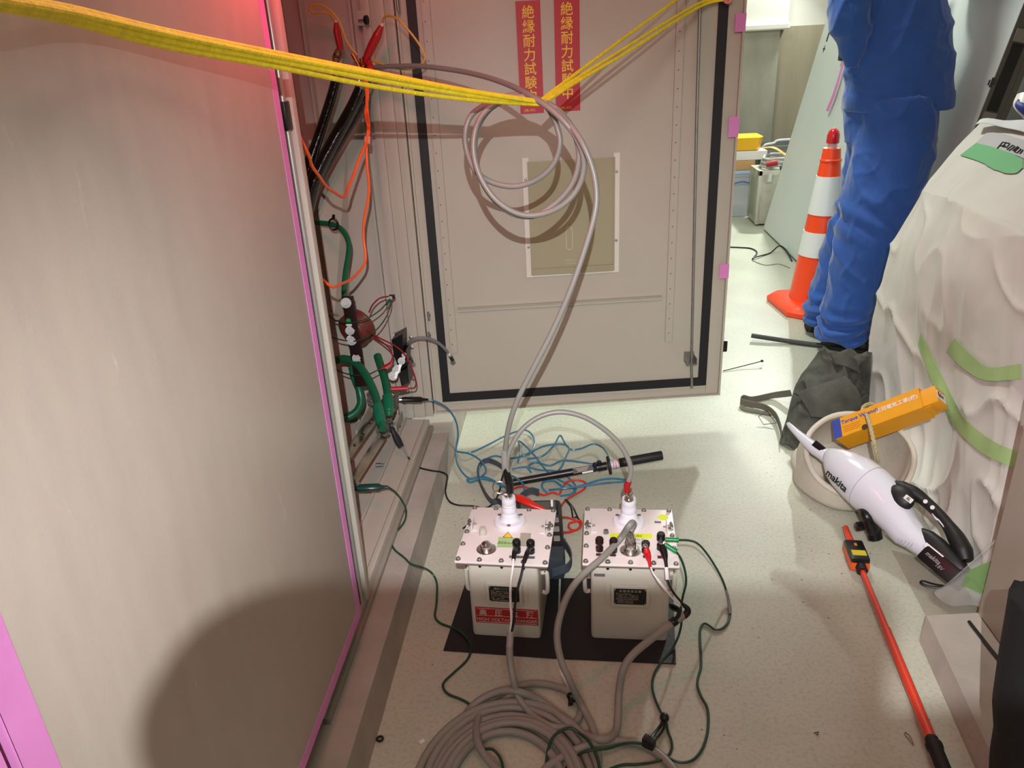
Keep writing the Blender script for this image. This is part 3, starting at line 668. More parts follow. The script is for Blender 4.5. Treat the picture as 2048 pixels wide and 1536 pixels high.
# coaxial lead
cx = spl([W(1262, 1062, z=ZL + .046), W(1266, 1046, z=ZL + .062), W(1258, 1052, z=ZL + .067), z_(1240, 1078, 1.36), z_(1205, 1115, 1.30), z_(1165, 1150, 1.25), z_(1138, 1186, 1.215), z_(1120, 1232, 1.19), z_(1114, 1275, 1.165), z_(1122, 1320, 1.14), z_(1140, 1362, 1.12), W(1163, 1410, z=.022), W(1182, 1448, z=.012), W(1193, 1485, z=.011), W(1196, 1520, z=.010), W(1193, 1570, z=.01)], 8)
cxt = thing('coaxial_lead', 'grey coaxial cable from the right box connector drooping between the boxes to the floor', 'cable', W(1163, 1410, z=0))
MB().tube(cx, .0070, 12).obj('cable_jacket', GREYC, cxt)
MB().tube(cx[:9], [.0060, .0072, .0088, .0086, .008], 12).obj('strain_relief', mat('grey_rubber', '#7f7876', .5), cxt)
# coil of thick grey cable at the bottom edge
cc = W(1012, 1592, z=0); pts = []
N = 6
for i in range(N * 40):
    a = 2 * math.pi * i / 40; tt = i / (N * 40); rr = .198 - .082 * tt + .004 * math.sin(a * 1.7 + 1)
    pts.append(cc + V((math.cos(a) * rr * (.83 + .02 * math.sin(i * .05)), math.sin(a) * rr, .009 + .010 * (math.sin(a * .5 + tt * 9) * .5 + .5))))
solo(MB().tube(pts, .0075, 12), 'cable_coil', GREYC, 'flat coil of thick grey cable on the floor at the bottom edge', 'cable')
solo(MB().tube(spl([W(1085, 1545, z=.011), W(1100, 1530, z=.011), W(1135, 1508, z=.011), W(1175, 1491, z=.02), W(1225, 1483, z=.011), W(1270, 1486, z=.009), W(1305, 1500, z=.009), W(1332, 1522, z=.009), W(1350, 1545, z=.009), W(1370, 1590, z=.009)], 8), .0075, 12), 'grey_cable', GREYC, 'thick grey cable arching over the floor right of the coil at the bottom edge', 'cable')
# ---------------------------------------------------------------- grids, draped cloth, soft bag
def cr1(a, b, c, d, t): return .5 * ((2 * b) + (c - a) * t + (2 * a - 5 * b + 4 * c - d) * t * t + (3 * b - a - 3 * c + d) * t ** 3)
def grid_eval(G, nu, nv):
    Rn, Cn = len(G), len(G[0])
    def row(r, v):
        i = min(int(v), Cn - 2); t = v - i; q = lambda k: G[r][max(0, min(Cn - 1, k))]
        return cr1(q(i - 1), q(i), q(i + 1), q(i + 2), t)
    out = []
    for a in range(nu + 1):
        u = a / nu * (Rn - 1); i = min(int(u), Rn - 2); t = u - i; line = []
        for b in range(nv + 1):
            v = b / nv * (Cn - 1); q = lambda k: row(max(0, min(Rn - 1, k)), v)
            line.append(cr1(q(i - 1), q(i), q(i + 1), q(i + 2), t))
        out.append(line)
    return out
def grid_mesh(mb, P, disp=None, back=None):
    nu, nv = len(P), len(P[0]); N = [[None] * nv for _ in range(nu)]
    for i in range(nu):
        for j in range(nv):
            a = P[min(i + 1, nu - 1)][j] - P[max(i - 1, 0)][j]; b = P[i][min(j + 1, nv - 1)] - P[i][max(j - 1, 0)]
            n = b.cross(a); n = n.normalized() if n.length > 1e-9 else V((0, -1, 0))
            if n.dot(CAM - P[i][j]) < 0: n = -n
            N[i][j] = n
    Q = [[P[i][j] + N[i][j] * (disp(i / (nu - 1), j / (nv - 1), P[i][j]) if disp else 0) for j in range(nv)] for i in range(nu)]
    vs = [p for r in Q for p in r]; fs = [(i * nv + j, i * nv + j + 1, (i + 1) * nv + j + 1, (i + 1) * nv + j) for i in range(nu - 1) for j in range(nv - 1)]
    if back is not None:                       # close with a back sheet
        o = len(vs); bk = [(p + back if isinstance(back, V) else p - N[i][j] * back) for i, r in enumerate(Q) for j, p in enumerate(r)]
        vs += bk; fs += [tuple(o + k for k in reversed(f)) for f in fs[:]]
        rim = [(0, j) for j in range(nv)] + [(i, nv - 1) for i in range(1, nu)] + [(nu - 1, j) for j in range(nv - 2, -1, -1)] + [(i, 0) for i in range(nu - 2, 0, -1)]
        ids = [i * nv + j for i, j in rim]
        for k in range(len(ids)):
            a, b = ids[k], ids[(k + 1) % len(ids)]; fs.append((a, b, b + o, a + o))
    mb.add(vs, fs); return Q
CLOTH = mat('dust_sheet', '#d2cec5', .85, var=.06, vscale=5, bump=.12, bscale=40, sheen=.2)
G = [[W(1962, 246, y=2.78), W(1995, 241, y=2.72), W(2032, 244, y=2.62), W(2095, 255, y=2.5), W(2190, 270, y=2.4)],
     [W(1912, 296, y=2.68), W(1955, 310, y=2.46), W(2000, 330, y=2.26), W(2070, 355, y=2.06), W(2160, 390, y=1.86)],
     [W(1852, 372, y=2.60), W(1900, 384, y=2.32), W(1955, 408, y=2.10), W(2040, 440, y=1.88), W(2150, 480, y=1.66)],
     [W(1836, 396, y=2.58), W(1890, 412, y=2.26), W(1948, 440, y=2.03), W(2035, 480, y=1.80), W(2150, 530, y=1.6)],
     [W(1780, 500, y=2.56), W(1845, 530, y=2.20), W(1915, 570, y=1.95), W(2010, 610, y=1.74), W(2120, 650, y=1.55)],
     [W(1746, 640, y=2.54), W(1815, 690, y=2.22), W(1890, 740, y=2.02), W(1985, 790, y=1.67), W(2090, 830, y=1.52)],
     [W(1738, 730, y=2.53), W(1806, 830, y=2.16), W(1874, 900, y=1.96), W(1965, 970, y=1.58), W(2065, 1010, y=1.45)],
     [W(1728, 800, z=.004), W(1798, 938, z=.004), W(1862, 1062, z=.004), W(1945, 1165, z=.004), W(2046, 1226, z=.05)]]
P = grid_eval(G, 190, 190)
def cloth_disp(u, v, p):
    k = min(1.0, max(0.0, (u - .32) / .5))
    w1 = v * 15 + 1.6 * math.sin(u * 3.1 + 1) + 2.2 * noise.noise(V((v * 3, u * 2, 5)))
    f = .009 * k * (1 - 2 * abs(math.sin(w1)) ** .7) * (.55 + .45 * math.sin(v * 7 + 1))
    f += .003 * k * (1 - 2 * abs(math.sin(v * 34 + u * 4 + 3 * noise.noise(V((v * 4, u * 3, 1))))))
    n = noise.fractal(p * 5.0 + V((3, 1, 2)), 1.1, 2.1, 4) * .005 * (.4 + k)
    r = (1 - abs(noise.noise(V((p.x * 5 + p.z * 3.2, p.y * 5 - p.z * 2.6, p.z * 2.0))))) ** 8 * .012 * (.4 + k)
    return f + n + r
mb = MB(); CQ = grid_mesh(mb, P, cloth_disp)
# the hidden far side of the covered machine, so that the sheet is a closed volume
nvc = len(CQ[0])
bk = [[CQ[i][nvc - 1], CQ[i][nvc - 1] + V((.5, .2, 0)), CQ[i][0] + V((.55, .1, 0)), CQ[i][0]] for i in range(0, len(CQ), 10)]
for i in range(len(bk) - 1):
    for j in range(3): mb.add([bk[i][j], bk[i][j + 1], bk[i + 1][j + 1], bk[i + 1][j]], [(0, 1, 2, 3)])
mb.add([CQ[0][0], CQ[0][nvc - 1], bk[0][1], bk[0][2]], [(0, 1, 2, 3)])
cloth = solo(mb, 'dust_sheet', CLOTH, 'large beige dust sheet draped over a machine at the right with green tape', 'dust sheet', smooth=60)
cl_bvh = BVHTree.FromPolygons([tuple(v.co + cloth.location) for v in cloth.data.vertices], [tuple(p.vertices) for p in cloth.data.polygons])
def on_cloth(px, py, off=.003):
    d = ray(px, py).normalized(); h = cl_bvh.ray_cast(CAM, d)
    if h[0] is None: return W(px, py, y=1.9)
    n = h[1] if h[1].dot(d) < 0 else -h[1]
    return h[0] + n * off
def cloth_tape(left, right, name, m, parent, off=.004, k=8, n=6):
    L_, R_ = spl([V((a, b, 0)) for a, b in left], k), spl([V((a, b, 0)) for a, b in right], k)
    P = [[on_cloth(a.x + (b.x - a.x) * t / n, a.y + (b.y - a.y) * t / n, off) for t in range(n + 1)] for a, b in zip(L_, R_)]
    mb = MB(); grid_mesh(mb, P, None, .0006); return mb.obj(name, m, parent, smooth=50)
cloth_tape([(1838, 690), (1868, 768), (1910, 850), (1965, 905), (2046, 945)], [(1845, 665), (1885, 748), (1930, 832), (1985, 880), (2046, 908)], 'green_tape', GTAPE, cloth)
cloth_tape([(1897, 702), (1935, 740), (1980, 762), (2046, 758)], [(1915, 676), (1950, 712), (1985, 735), (2046, 728)], 'green_tape', GTAPE, cloth, .006)
GT2 = mat('strong_green_tape', '#6fb07a', .6)
cloth_tape([(1922, 312), (1960, 325), (2000, 345), (2030, 349), (2046, 338)], [(1953, 288), (1985, 296), (2020, 308), (2040, 318), (2046, 320)], 'green_tape', GT2, cloth)
pap = cloth_tape([(1953, 288), (1985, 296), (2020, 308), (2060, 325)], [(1975, 266), (2005, 270), (2040, 280), (2070, 292)], 'paper_note', mat('grey_white_paper', '#b6b2b4', .7), cloth, .004)
ink = MB()
def scribble(pts): ink.tube([on_cloth(a, b, .006) for a, b in pts], .0017, 5)
for s_ in ([(1996, 300), (2006, 288), (2016, 290)], [(2001, 295), (2012, 296)], [(2006, 297), (2012, 289), (2020, 291), (2014, 299), (2007, 297)], [(2015, 303), (2026, 294), (2030, 297), (2019, 305)], [(2026, 305), (2036, 297)], [(2029, 307), (2038, 299), (2042, 303), (2034, 310), (2029, 307)], [(2040, 311), (2046, 304)]): scribble(s_)
ink.obj('handwritten_marks', BLACKP, pap)
# papers lying on the sheet top
pp = MB(); A = [[W(1950, 256, y=2.66), W(2000, 258, y=2.55), W(2060, 280, y=2.4)], [W(1958, 247, y=2.72), W(2006, 246, y=2.64), W(2062, 252, y=2.55)]]
A = [[p + V((0, 0, .012)) for p in r] for r in A]
grid_mesh(pp, grid_eval(A, 4, 10), lambda u, v, p: .004 * math.sin(v * 9), .002)
solo(pp, 'paper_sheets', mat('white_paper', '#dadada', .7), 'white paper sheets lying on top of the dust sheet', 'paper', smooth=50)
lf = thing('printed_leaflet', 'blue and white printed leaflet standing up at the right edge above the dust sheet', 'leaflet', W(2040, 262, y=2.46))
mb = MB(); L_ = [[W(2034, 188, y=2.52), W(2052, 184, y=2.5), W(2090, 190, y=2.47)], [W(2026, 212, y=2.50), W(2050, 212, y=2.47), W(2088, 222, y=2.45)], [W(2046, 236, y=2.47), W(2062, 240, y=2.46), W(2086, 258, y=2.45)]]
grid_mesh(mb, grid_eval(L_, 8, 8), None, .003); mb.obj('leaflet_pages', WHITEP, lf, smooth=50)
mb = MB(); L2 = [[W(2036, 199, y=2.50), W(2052, 203, y=2.485), W(2086, 206, y=2.46)], [W(2031, 212, y=2.493), W(2050, 216, y=2.465), W(2084, 226, y=2.445)], [W(2046, 231, y=2.465), W(2060, 236, y=2.455), W(2084, 250, y=2.445)]]
grid_mesh(mb, grid_eval(L2, 8, 8), lambda u, v, p: .003, .001); mb.obj('blue_print', mat('navy_print', '#2b3a8c', .5), lf, smooth=50)

# ---------------------------------------------------------------- near right cabinet, film, rod and dark fabric
rc = thing('right_cabinet', 'plain beige cabinet corner at the lower right edge of the picture', 'electrical cabinet', (1.1, .6, .045))
MB().box((.845, -.6, .05), (1.35, 1.36, 2.0), bev=.002).obj('cabinet_body', LEAFM, rc)
MB().box((.850, -.6, .045), (1.34, 1.352, .052)).obj('base_frame', STEEL, rc)
FILM = mat('clear_vinyl_film', '#d9d6cf', .25, alpha=.22)
mb = MB(); F_ = [[W(2008, 1062, y=1.40), W(2060, 1030, y=1.39)], [W(1900, 1160, y=1.43), W(2000, 1130, y=1.39)], [W(1868, 1184, y=1.44), W(1975, 1180, y=1.39)], [W(1884, 1208, y=1.43), W(1962, 1214, y=1.385)]]
grid_mesh(mb, grid_eval(F_, 20, 12), lambda u, v, p: .006 * math.sin(v * 8 + u * 5), .0006)
film = solo(mb, 'vinyl_film', FILM, 'clear vinyl film hanging between the vacuum battery and the right cabinet', 'plastic film', smooth=60)
mb = MB(); F2 = [[W(1938, 1140, y=1.412), W(1992, 1118, y=1.38)], [W(1925, 1172, y=1.412), W(1975, 1192, y=1.375)]]
grid_mesh(mb, grid_eval(F2, 8, 8), None, .0008); mb.obj('green_tape', mat('sheer_green_tape', '#7fae62', .5, alpha=.5), film, smooth=50)
fs_ = MB().prism([W(1783, 1100, z=.001), W(1852, 1232, z=.001), W(1962, 1226, z=.001), W(1905, 1135, z=.001)], (0, 0, .0015))
solo(fs_, 'protective_sheet', mat('brown_clear_sheet', '#b5aa9a', .35, alpha=.25), 'thin translucent sheet on the floor between the vacuum cleaner and the right plinth', 'plastic sheet', smooth=0)
solo(MB().tube([W(1938, 1243, z=.050), W(1980, 1297, z=.050), W(2034, 1362, z=.052)], .0035, 10), 'black_rod', BLACKP, 'thin black rod lying on the right plinth beside the cabinet', 'rod')
# dark trousered leg of someone standing at the right edge
DARK = mat('black_work_cloth', '#0b0b0d', .8, bump=.2, bscale=60)
lg = []
for (xa, py, y, rr) in ((2062, 1225, .90, .055), (2050, 1300, .90, .058), (2040, 1360, .90, .060), (2028, 1440, .89, .060), (2034, 1500, .88, .066), (2026, 1560, .87, .07), (2022, 1680, .86, .07)):
    p = W(xa, py, y=y); c = p + V((rr * .75, .02, 0)); lg.append([c + V((math.cos(2 * math.pi * k / 20) * rr, math.sin(2 * math.pi * k / 20) * rr, .006 * math.sin(k * 2))) for k in range(20)])
solo(MB().rings(lg), 'black_fabric_item', DARK, 'black fabric item cut off by the lower right corner of the picture', 'bag', smooth=80)

# ---------------------------------------------------------------- canvas tool bag with strap
BAGM = mat('dusty_olive_canvas', '#515249', .85, var=.55, vscale=13, bump=.5, bscale=150, detail=8)
bag = thing('canvas_tool_bag', 'dusty dark olive canvas bag slumped on the floor behind the canvas bucket', 'bag', W(1650, 860, z=0))
rows = [[(1646, 693, 2.56), (1664, 700, 2.50), (1692, 708, 2.46), (1744, 704, 2.50)],
        [(1628, 716, 2.50), (1660, 722, 2.44), (1700, 728, 2.41), (1743, 726, 2.46)],
        [(1602, 752, 2.44), (1650, 752, 2.36), (1700, 758, 2.36), (1741, 760, 2.43)],
        [(1586, 786, 2.39), (1638, 790, 2.30), (1694, 796, 2.32), (1738, 800, 2.40)],
        [(1575, 830, 2.31), (1628, 842, 2.22), (1690, 852, 2.26), (1735, 850, 2.35)],
        [(1562, 872, 2.235), (1615, 886, 2.17), (1690, 900, 2.18), (1735, 890, 2.28)],
        [(1558, 889, 2.20), (1612, 905, 2.14), (1690, 920, 2.14), (1735, 910, 2.24)]]
Gb = [[W(a, b, y=c) for a, b, c in r] for r in rows]
for r in Gb[-1:]:
    for p in r: p.z = .006
Pb = grid_eval(Gb, 110, 100)
def bag_disp(u, v, p):
    e = min(1, 4 * v * (1 - v) + .1)
    cr = (1 - abs(noise.noise(V((p.x * 9 + p.z * 5, p.y * 8, p.z * 9 - p.x * 6))))) ** 5 * .028
    cr2 = (1 - abs(noise.noise(V((p.x * 17 - p.z * 9, p.y * 15, p.z * 14 + p.x * 6))))) ** 6 * .014
    return e * (noise.fractal(p * 9, .9, 2.2, 4) * .020 + cr + cr2 - .010)
mb = MB(); grid_mesh(mb, Pb, bag_disp, V((.04, .12, -.055))); mb.obj('bag_body', BAGM, bag, smooth=60)
Gf = [[W(1592, 790, y=2.335), W(1640, 770, y=2.285), W(1690, 752, y=2.30)], [W(1606, 800, y=2.29), W(1655, 792, y=2.25), W(1712, 788, y=2.28)], [W(1622, 838, y=2.22), W(1670, 834, y=2.215), W(1716, 822, y=2.25)]]
mb = MB(); grid_mesh(mb, grid_eval(Gf, 24, 24), lambda u, v, p: .012 + .02 * u * (1 - u) + noise.noise(p * 14) * .01, .012); mb.obj('flap', BAGM, bag, smooth=60)
Gf = [[W(1660, 712, y=2.43), W(1684, 716, y=2.41), W(1706, 726, y=2.41)], [W(1668, 735, y=2.38), W(1690, 742, y=2.37), W(1712, 752, y=2.37)]]
mb = MB(); grid_mesh(mb, grid_eval(Gf, 10, 12), lambda u, v, p: .016 + .03 * v * (1 - v), .008); mb.obj('pocket', BAGM, bag, smooth=60)
STRAPM = mat('olive_strap', '#6d6b5c', .8, bump=.3, bscale=250)
def floorstrap(pts, w=.010, th=.002):
    path = spl(pts, 7); mb = MB(); mb.tube(path, w, 8, flat=.16, up=(0, 0, 1) if False else None); return mb
def ribbon(pts, hw, m, name, parent, side=None, th=.0016, k=7):
    path = spl(pts, k); rs = []
    for i, p in enumerate(path):
        d = (path[min(i + 1, len(path) - 1)] - path[max(i - 1, 0)]).normalized()
        s_ = V(side) if side else V((0, 0, 1)); s_ = (s_ - d * s_.dot(d)).normalized(); n = d.cross(s_)
        rs.append([p - s_ * hw - n * th, p + s_ * hw - n * th, p + s_ * hw + n * th, p - s_ * hw + n * th])
    return MB().rings(rs).obj(name, m, parent, smooth=40)
ribbon([W(1582, 786, z=.04), W(1545, 791, z=.014), W(1505, 799, z=.013), W(1487, 796, z=.013), W(1482, 803, z=.013), W(1500, 808, z=.013), W(1530, 815, z=.014), W(1550, 830, z=.016), W(1560, 852, z=.02), W(1563, 868, z=.025)], .0115, STRAPM, 'strap', bag)
ribbon([W(1482, 812, z=.008), W(1492, 819, z=.006), W(1520, 824, z=.006), W(1548, 828, z=.008)], .007, STRAPM, 'strap', bag, side=(.3, 1, .4))
bk_ = MB(); bk_.tube([W(1517, 833, z=.02), W(1534, 822, z=.03), W(1553, 846, z=.012), W(1527, 849, z=.006)], .0013, 6, closed=True); bk_.obj('buckle', BLACKP, bag)

# ---------------------------------------------------------------- canvas bucket, torque wrench box and rope
CANV = mat('cream_canvas', '#d3cbbb', .85, var=.10, vscale=9, bump=.3, bscale=160)
bc = W(1718, 909, z=.135); bn = V((-.12, -.48, .86)).normalized(); bu, bv = frame(bn)
buc = thing('canvas_bucket', 'cream canvas bucket tipped towards the camera between the bag and the vacuum cleaner', 'bucket', (bc.x, bc.y + .05, 0))
def bring(c, r, wob=.0, ph=0.0):
    out = []
    for k in range(48):
        a = 2 * math.pi * k / 48; rr = r * (1 + wob * math.sin(3 * a + ph) + wob * .6 * math.sin(7 * a + ph * 2))
        p = c + (bu * math.cos(a) + bv * math.sin(a)) * rr
        p.z = max(p.z, .006); out.append(p)
    return out
outer = [bring(bc - bn * (t * .17) + V((-.03 * t, .02 * t, 0)), .137 - .012 * t + .012 * math.sin(t * 3.1), .012 + .025 * t, t * 2) for t in [i / 10 for i in range(11)]]
inner = [bring(bc - bn * (t * .16) + V((-.03 * t, .02 * t, 0)), .131 - .012 * t + .010 * math.sin(t * 3.1), .012 + .025 * t, t * 2) for t in [i / 10 for i in range(11)]]
MB().rings(outer[::-1] + inner, cap=True).obj('bucket_wall', CANV, buc, smooth=70)
MB().tube(bring(bc, .136, .012), .0075, 10, closed=True).obj('rim', CANV, buc)
sd = MB(); sc_ = W(1612, 925, z=.05)
sd.ell(sc_ + V((.02, .0, 0)), V((.055, -.03, .0)), V((.03, .075, 0)), V((0, 0, .045)), 24, 14); sd = sd.obj('slumped_fold', CANV, buc, smooth=80)
ROPE = mat('hemp_rope', '#c4b78c', .85, bump=1.0, bscale=220, var=.2, vscale=150)
def twist(path, r, m, name, parent, k=7):
    P = spl(path, k); L_ = 0; rs = []
    mb = MB(); u = None; strands = [[], [], []]
    for i, p in enumerate(P):
        d = (P[min(i + 1, len(P) - 1)] - P[max(i - 1, 0)]).normalized()
        u = frame(d)[0] if u is None else (u - d * u.dot(d)).normalized(); w = d.cross(u)
        if i: L_ += (p - P[i - 1]).length
        for s_ in range(3):
            a = L_ / (r * 5.5) * 2 * math.pi / 1.2 + s_ * 2.094; strands[s_].append(p + (u * math.cos(a) + w * math.sin(a)) * r * .5)
    for s_ in strands: mb.tube(s_, r * .56, 6)
    return mb.obj(name, m, parent)
twist([W(1754, 814, y=2.02), W(1742, 808, y=2.02), W(1729, 812, y=1.99), W(1725, 822, y=1.96), W(1731, 828, y=1.93), W(1736, 835, y=1.85), W(1742, 858, y=1.815), W(1748, 886, y=1.79), W(1754, 915, y=1.80), W(1762, 945, y=1.84)], .0052, ROPE, 'rope_handle', buc, 14)
twist([W(1708, 1000, z=.02), W(1690, 1006, z=.014), W(1672, 1013, z=.008)], .005, ROPE, 'rope_tail', buc, 14)
twist([W(1702, 990, z=.022), W(1696, 1000, z=.018), W(1682, 1004, z=.01)], .005, ROPE, 'rope_tail', buc, 14)
# torque wrench box
TBX = mat('orange_carton', '#e8a01c', .5, var=.03, vscale=30)
p0, p1 = W(1673, 872, y=1.93), W(1846, 808, y=1.83)
a = (p1 - p0).normalized(); mid = (p0 + p1) / 2; dv = (mid - CAM).normalized()
n0 = -(dv - a * dv.dot(a)).normalized(); e1 = n0.cross(a); e1 = e1 if e1.z > 0 else -e1; e1.normalize()
al = R(35); n1 = n0 * math.cos(al) + e1 * math.sin(al); n2 = n0 * math.sin(al) - e1 * math.cos(al); t1 = -n2
hl = (p1 - p0).length / 2; hs = .030
bxc = mid - n0 * .03
tb = thing('torque_wrench_box', 'orange Torque Wrench carton standing in the canvas bucket under the rope handle', 'box', bxc - V((0, 0, .06)))
sh = MB()
for nn, tt in ((n1, n2), (n2, n1)):
    for sg in (-1, 1): sh.obox(bxc + nn * (sg * hs), a * hl, tt * hs, nn * .0008)
sh.obox(bxc - a * hl, a * .0008, n1 * hs, n2 * hs); sh.obj('carton_sleeve', TBX, tb, smooth=0)
fp = MB(); fp.obox(bxc + a * (hl + .006) + n2 * (hs - .0008), a * .010, n1 * (hs * .75), n2 * .0006, .0003); fp.obj('tuck_flap', TBX, tb, smooth=0)
inr = MB().obox(bxc + a * .036 - n1 * .003 - n2 * .002, a * hl, n1 * (hs - .006), n2 * (hs - .006), .001).obj('inner_tray', TBX, tb)
MB().obox(bxc + a * (hl + .0365) - n1 * .002 - n2 * .002, a * .0006, n1 * .020, n2 * .012).obj('sticker', WHITEP, inr, smooth=0)
for r_ in range(3):
    MB().obox(bxc + a * (hl + .0374) + n1 * (.012 - r_ * .010) - n2 * .003, a * .0003, n1 * .0032, n2 * (.008 - .002 * r_)).obj('printed_block', BLACKP, inr, smooth=0)
BLUEI = mat('blue_print', '#3a49a0', .5)
f1 = bxc + n1 * (hs + .0010)
MB().obox(f1 - a * (hl - .008), a * .012, n2 * hs, n1 * .0003).obj('blue_end', BLUEI, tb, smooth=0)
text('Torque Wrench', f1 - a * (hl - .022) + t1 * .013, a, t1, .0160, BLUEI, tb, 'title', align='LEFT', bold=.0004)
text('正司電気工事(株)', f1 + a * (hl - .006) + t1 * .007, a, t1, .0148, WHITEP, tb, 'handwriting', align='RIGHT', bold=.0003, shear=.05)
for r_ in range(4):
    MB().obox(f1 - a * (hl - .050) - t1 * (.002 + r_ * .0055), a * (.026 - .003 * (r_ % 2)), t1 * .0006, n1 * .0003).obj('printed_line', mat('orange_print', '#c06a14', .5), tb, smooth=0)
hole = MB(); hole.lathe(f1 - a * .035 - t1 * (hs - .004), n1, [(.0085, 0), (.0085, .0004), (0, .0004)], 20); hole.obj('thumb_notch', mat('notch_brown', '#4a3010', .6), tb)

# ---------------------------------------------------------------- cordless stick vacuum
VWH = mat('glossy_white_plastic', '#d9d9e2', .22, coat=.4)
VBK = mat('soft_black_grip', '#131314', .5, bump=.1, bscale=500)
vt, vr_ = W(1577, 848, z=.185), W(1938, 1135, z=.085)
va = (vr_ - vt).normalized(); vm = (vt + vr_) / 2; dv = (vm - CAM).normalized()
vn = -(dv - va * dv.dot(va)).normalized(); ve = vn.cross(va); ve = ve if ve.x > 0 else -ve   # handle side
def VP(px, py, off=0.0):
    d = ray(px, py); q = vt + vn * off
    return CAM + d * ((q - CAM).dot(vn) / d.dot(vn))
vac = thing('stick_vacuum', 'white and black cordless stick vacuum cleaner lying across the canvas bucket', 'vacuum cleaner', (vm.x, vm.y, .0))
def vloft(st, m, name, n=28, e=1.0, parent=None, flat=1.0):
    rs = []
    for (ax_, ay, bx, by) in st:
        A_, B_ = VP(ax_, ay), VP(bx, by); c = (A_ + B_) / 2; h = (A_ - B_) / 2; r = h.length
        ring = []
        for k in range(n):
            t = 2 * math.pi * k / n; x = math.copysign(abs(math.cos(t)) ** e, math.cos(t)); y = math.copysign(abs(math.sin(t)) ** e, math.sin(t))
            ring.append(c + h * x + vn * (y * r * flat))
        rs.append(ring)
    return MB().rings(rs).obj(name, m, parent or vac, smooth=50)
vloft([(1576, 845, 1573, 848), (1580, 845, 1577, 856), (1600, 861, 1591, 873), (1625, 879, 1612, 897), (1640, 888, 1624, 909), (1652, 895, 1636, 917), (1660, 900, 1648, 927)], VWH, 'nozzle', e=.8, flat=1.1)
cl_ = MB(); cl_.obox((VP(1632, 890) + VP(1654, 905)) / 2 + vn * .016, va * .018, ve * .009, vn * .004, .002); cl_.obj('nozzle_latch', BLACKP, vac)
body = vloft([(1662, 897, 1648, 922), (1672, 897, 1650, 937), (1690, 900, 1656, 957), (1715, 907, 1668, 975), (1745, 920, 1686, 995), (1775, 942, 1708, 1016), (1795, 962, 1735, 1034), (1812, 985, 1757, 1053), (1824, 1010, 1775, 1070), (1836, 1035, 1792, 1087), (1850, 1058, 1812, 1096), (1862, 1075, 1830, 1107), (1880, 1092, 1850, 1122), (1890, 1104, 1866, 1134)], VWH, 'body', flat=.98)
seam = MB()
A_, B_ = VP(1770, 938), VP(1704, 1012); c = (A_ + B_) / 2; h = (A_ - B_) / 2
seam.tube([c + (h * math.cos(t) + vn * (math.sin(t) * h.length * .98)) * 1.002 for t in [2 * math.pi * k / 40 for k in range(40)]], .0006, 5, closed=True); seam.obj('capsule_seam', mat('seam_grey', '#9a9aa2', .5), body)
hd = MB()
hp = spl([VP(1782, 966, .010), VP(1806, 976, .008), VP(1834, 990, .004), VP(1860, 1011, .0), VP(1886, 1038, 0), VP(1908, 1068, 0), VP(1924, 1098, 0), VP(1932, 1122, 0)], 8)
hd.tube(hp, [.008, .016, .017, .0135, .013, .014, .019, .021, .016], 18); hd.obj('handle', VBK, vac)
vloft([(1845, 1056, 1838, 1086), (1868, 1064, 1844, 1092), (1890, 1080, 1852, 1105), (1912, 1104, 1868, 1122), (1928, 1120, 1884, 1136), (1938, 1134, 1896, 1146), (1940, 1140, 1902, 1150)], VBK, 'rear_grip', e=.7)
gp = MB(); g0 = VP(1800, 995, .026)
gp.ell(g0, va * .036, ve * .030, vn * .020, 24, 12); gp.obj('handle_base', VBK, vac)
wi = MB(); wi.tube(spl([VP(1864, 1027, .009), VP(1873, 1038, .009), VP(1878, 1041, .010), VP(1893, 1059, .010), VP(1902, 1074, .010)], 6), [.0012, .0028, .0022, .0026, .0014], 8); wi.obj('grip_inlay', VWH, vac)
bt = MB(); bcn = VP(1890, 1133, .0)
bt.obox(bcn - ve * .004, va * .047, ve * .020, vn * .036, .006); bt = bt.obj('battery', BLACKP, vac)
text('makita', VP(1866, 1116, .0368), va, ve, .014, mat('dim_silver', '#8c8c90', .4), bt, 'lettering', bold=.0002, shear=.2)
text('18V', VP(1878, 1134, .0368), va, ve, .012, mat('dim_silver', '#8c8c90', .4), bt, 'lettering', shear=.2)
lt_ = MB().obox(VP(1867, 1102, .034), va * .024, ve * .0055, vn * .001, .0008).obj('white_label', WHITEP, vac)
bl = MB().obox(VP(1817, 998, .047), va * .011, ve * .006, vn * .0008, .0006).obj('badge', WHITEP, vac)
text('BL', VP(1817, 998, .0482), va, ve, .010, BLACKP, bl, 'lettering', bold=.0002, shear=.2)
for (px, py) in ((1851, 1003), (1865, 1015)):
    s_ = MB(); s_.lathe(VP(px, py, .0155), vn, [(.0052, 0), (.005, .0012), (0, .0014)], 20); s_.obj('switch_button', WHITEP, vac)
vm_ = MB()
for k in range(7):
    c_ = VP(1793 + k * 5.2, 1064 + k * 4.2, .024); vm_.obox(c_, ve * .013, va * .0009, vn * .0012)
    vm_.obj('air_vent', mat('vent_grey', '#a9a9b2', .4), body); vm_ = MB()
yh = (ve * -.72 + vn * .70).normalized()
tp_ = VP(1697, 984)
bd = (tp_ - ((VP(1725, 912) + VP(1676, 982)) / 2)); 
ctr = (VP(1738, 917) + VP(1681, 990)) / 2; rad = (VP(1738, 917) - VP(1681, 990)).length / 2
tn = (-ve * .60 + vn * .80).normalized(); tu = va.cross(tn); tu = tu if tu.dot(ve) > 0 else -tu
text('makita', ctr - va * .004 + tn * (rad * 1.01), va + tn * .10, (tu).normalized(), .029, BLACKP, vac, 'lettering', bold=.0008, shear=.15, th=.001)
hk = MB(); q = W(1737, 1018, z=.10)
q2 = W(1746, 1060, z=.03); hk.tube(spl([VP(1722, 1014, -.01), W(1732, 1030, z=.10), W(1741, 1050, z=.07), W(1748, 1066, z=.04)], 6), [.012, .013, .016, .0175], 16)
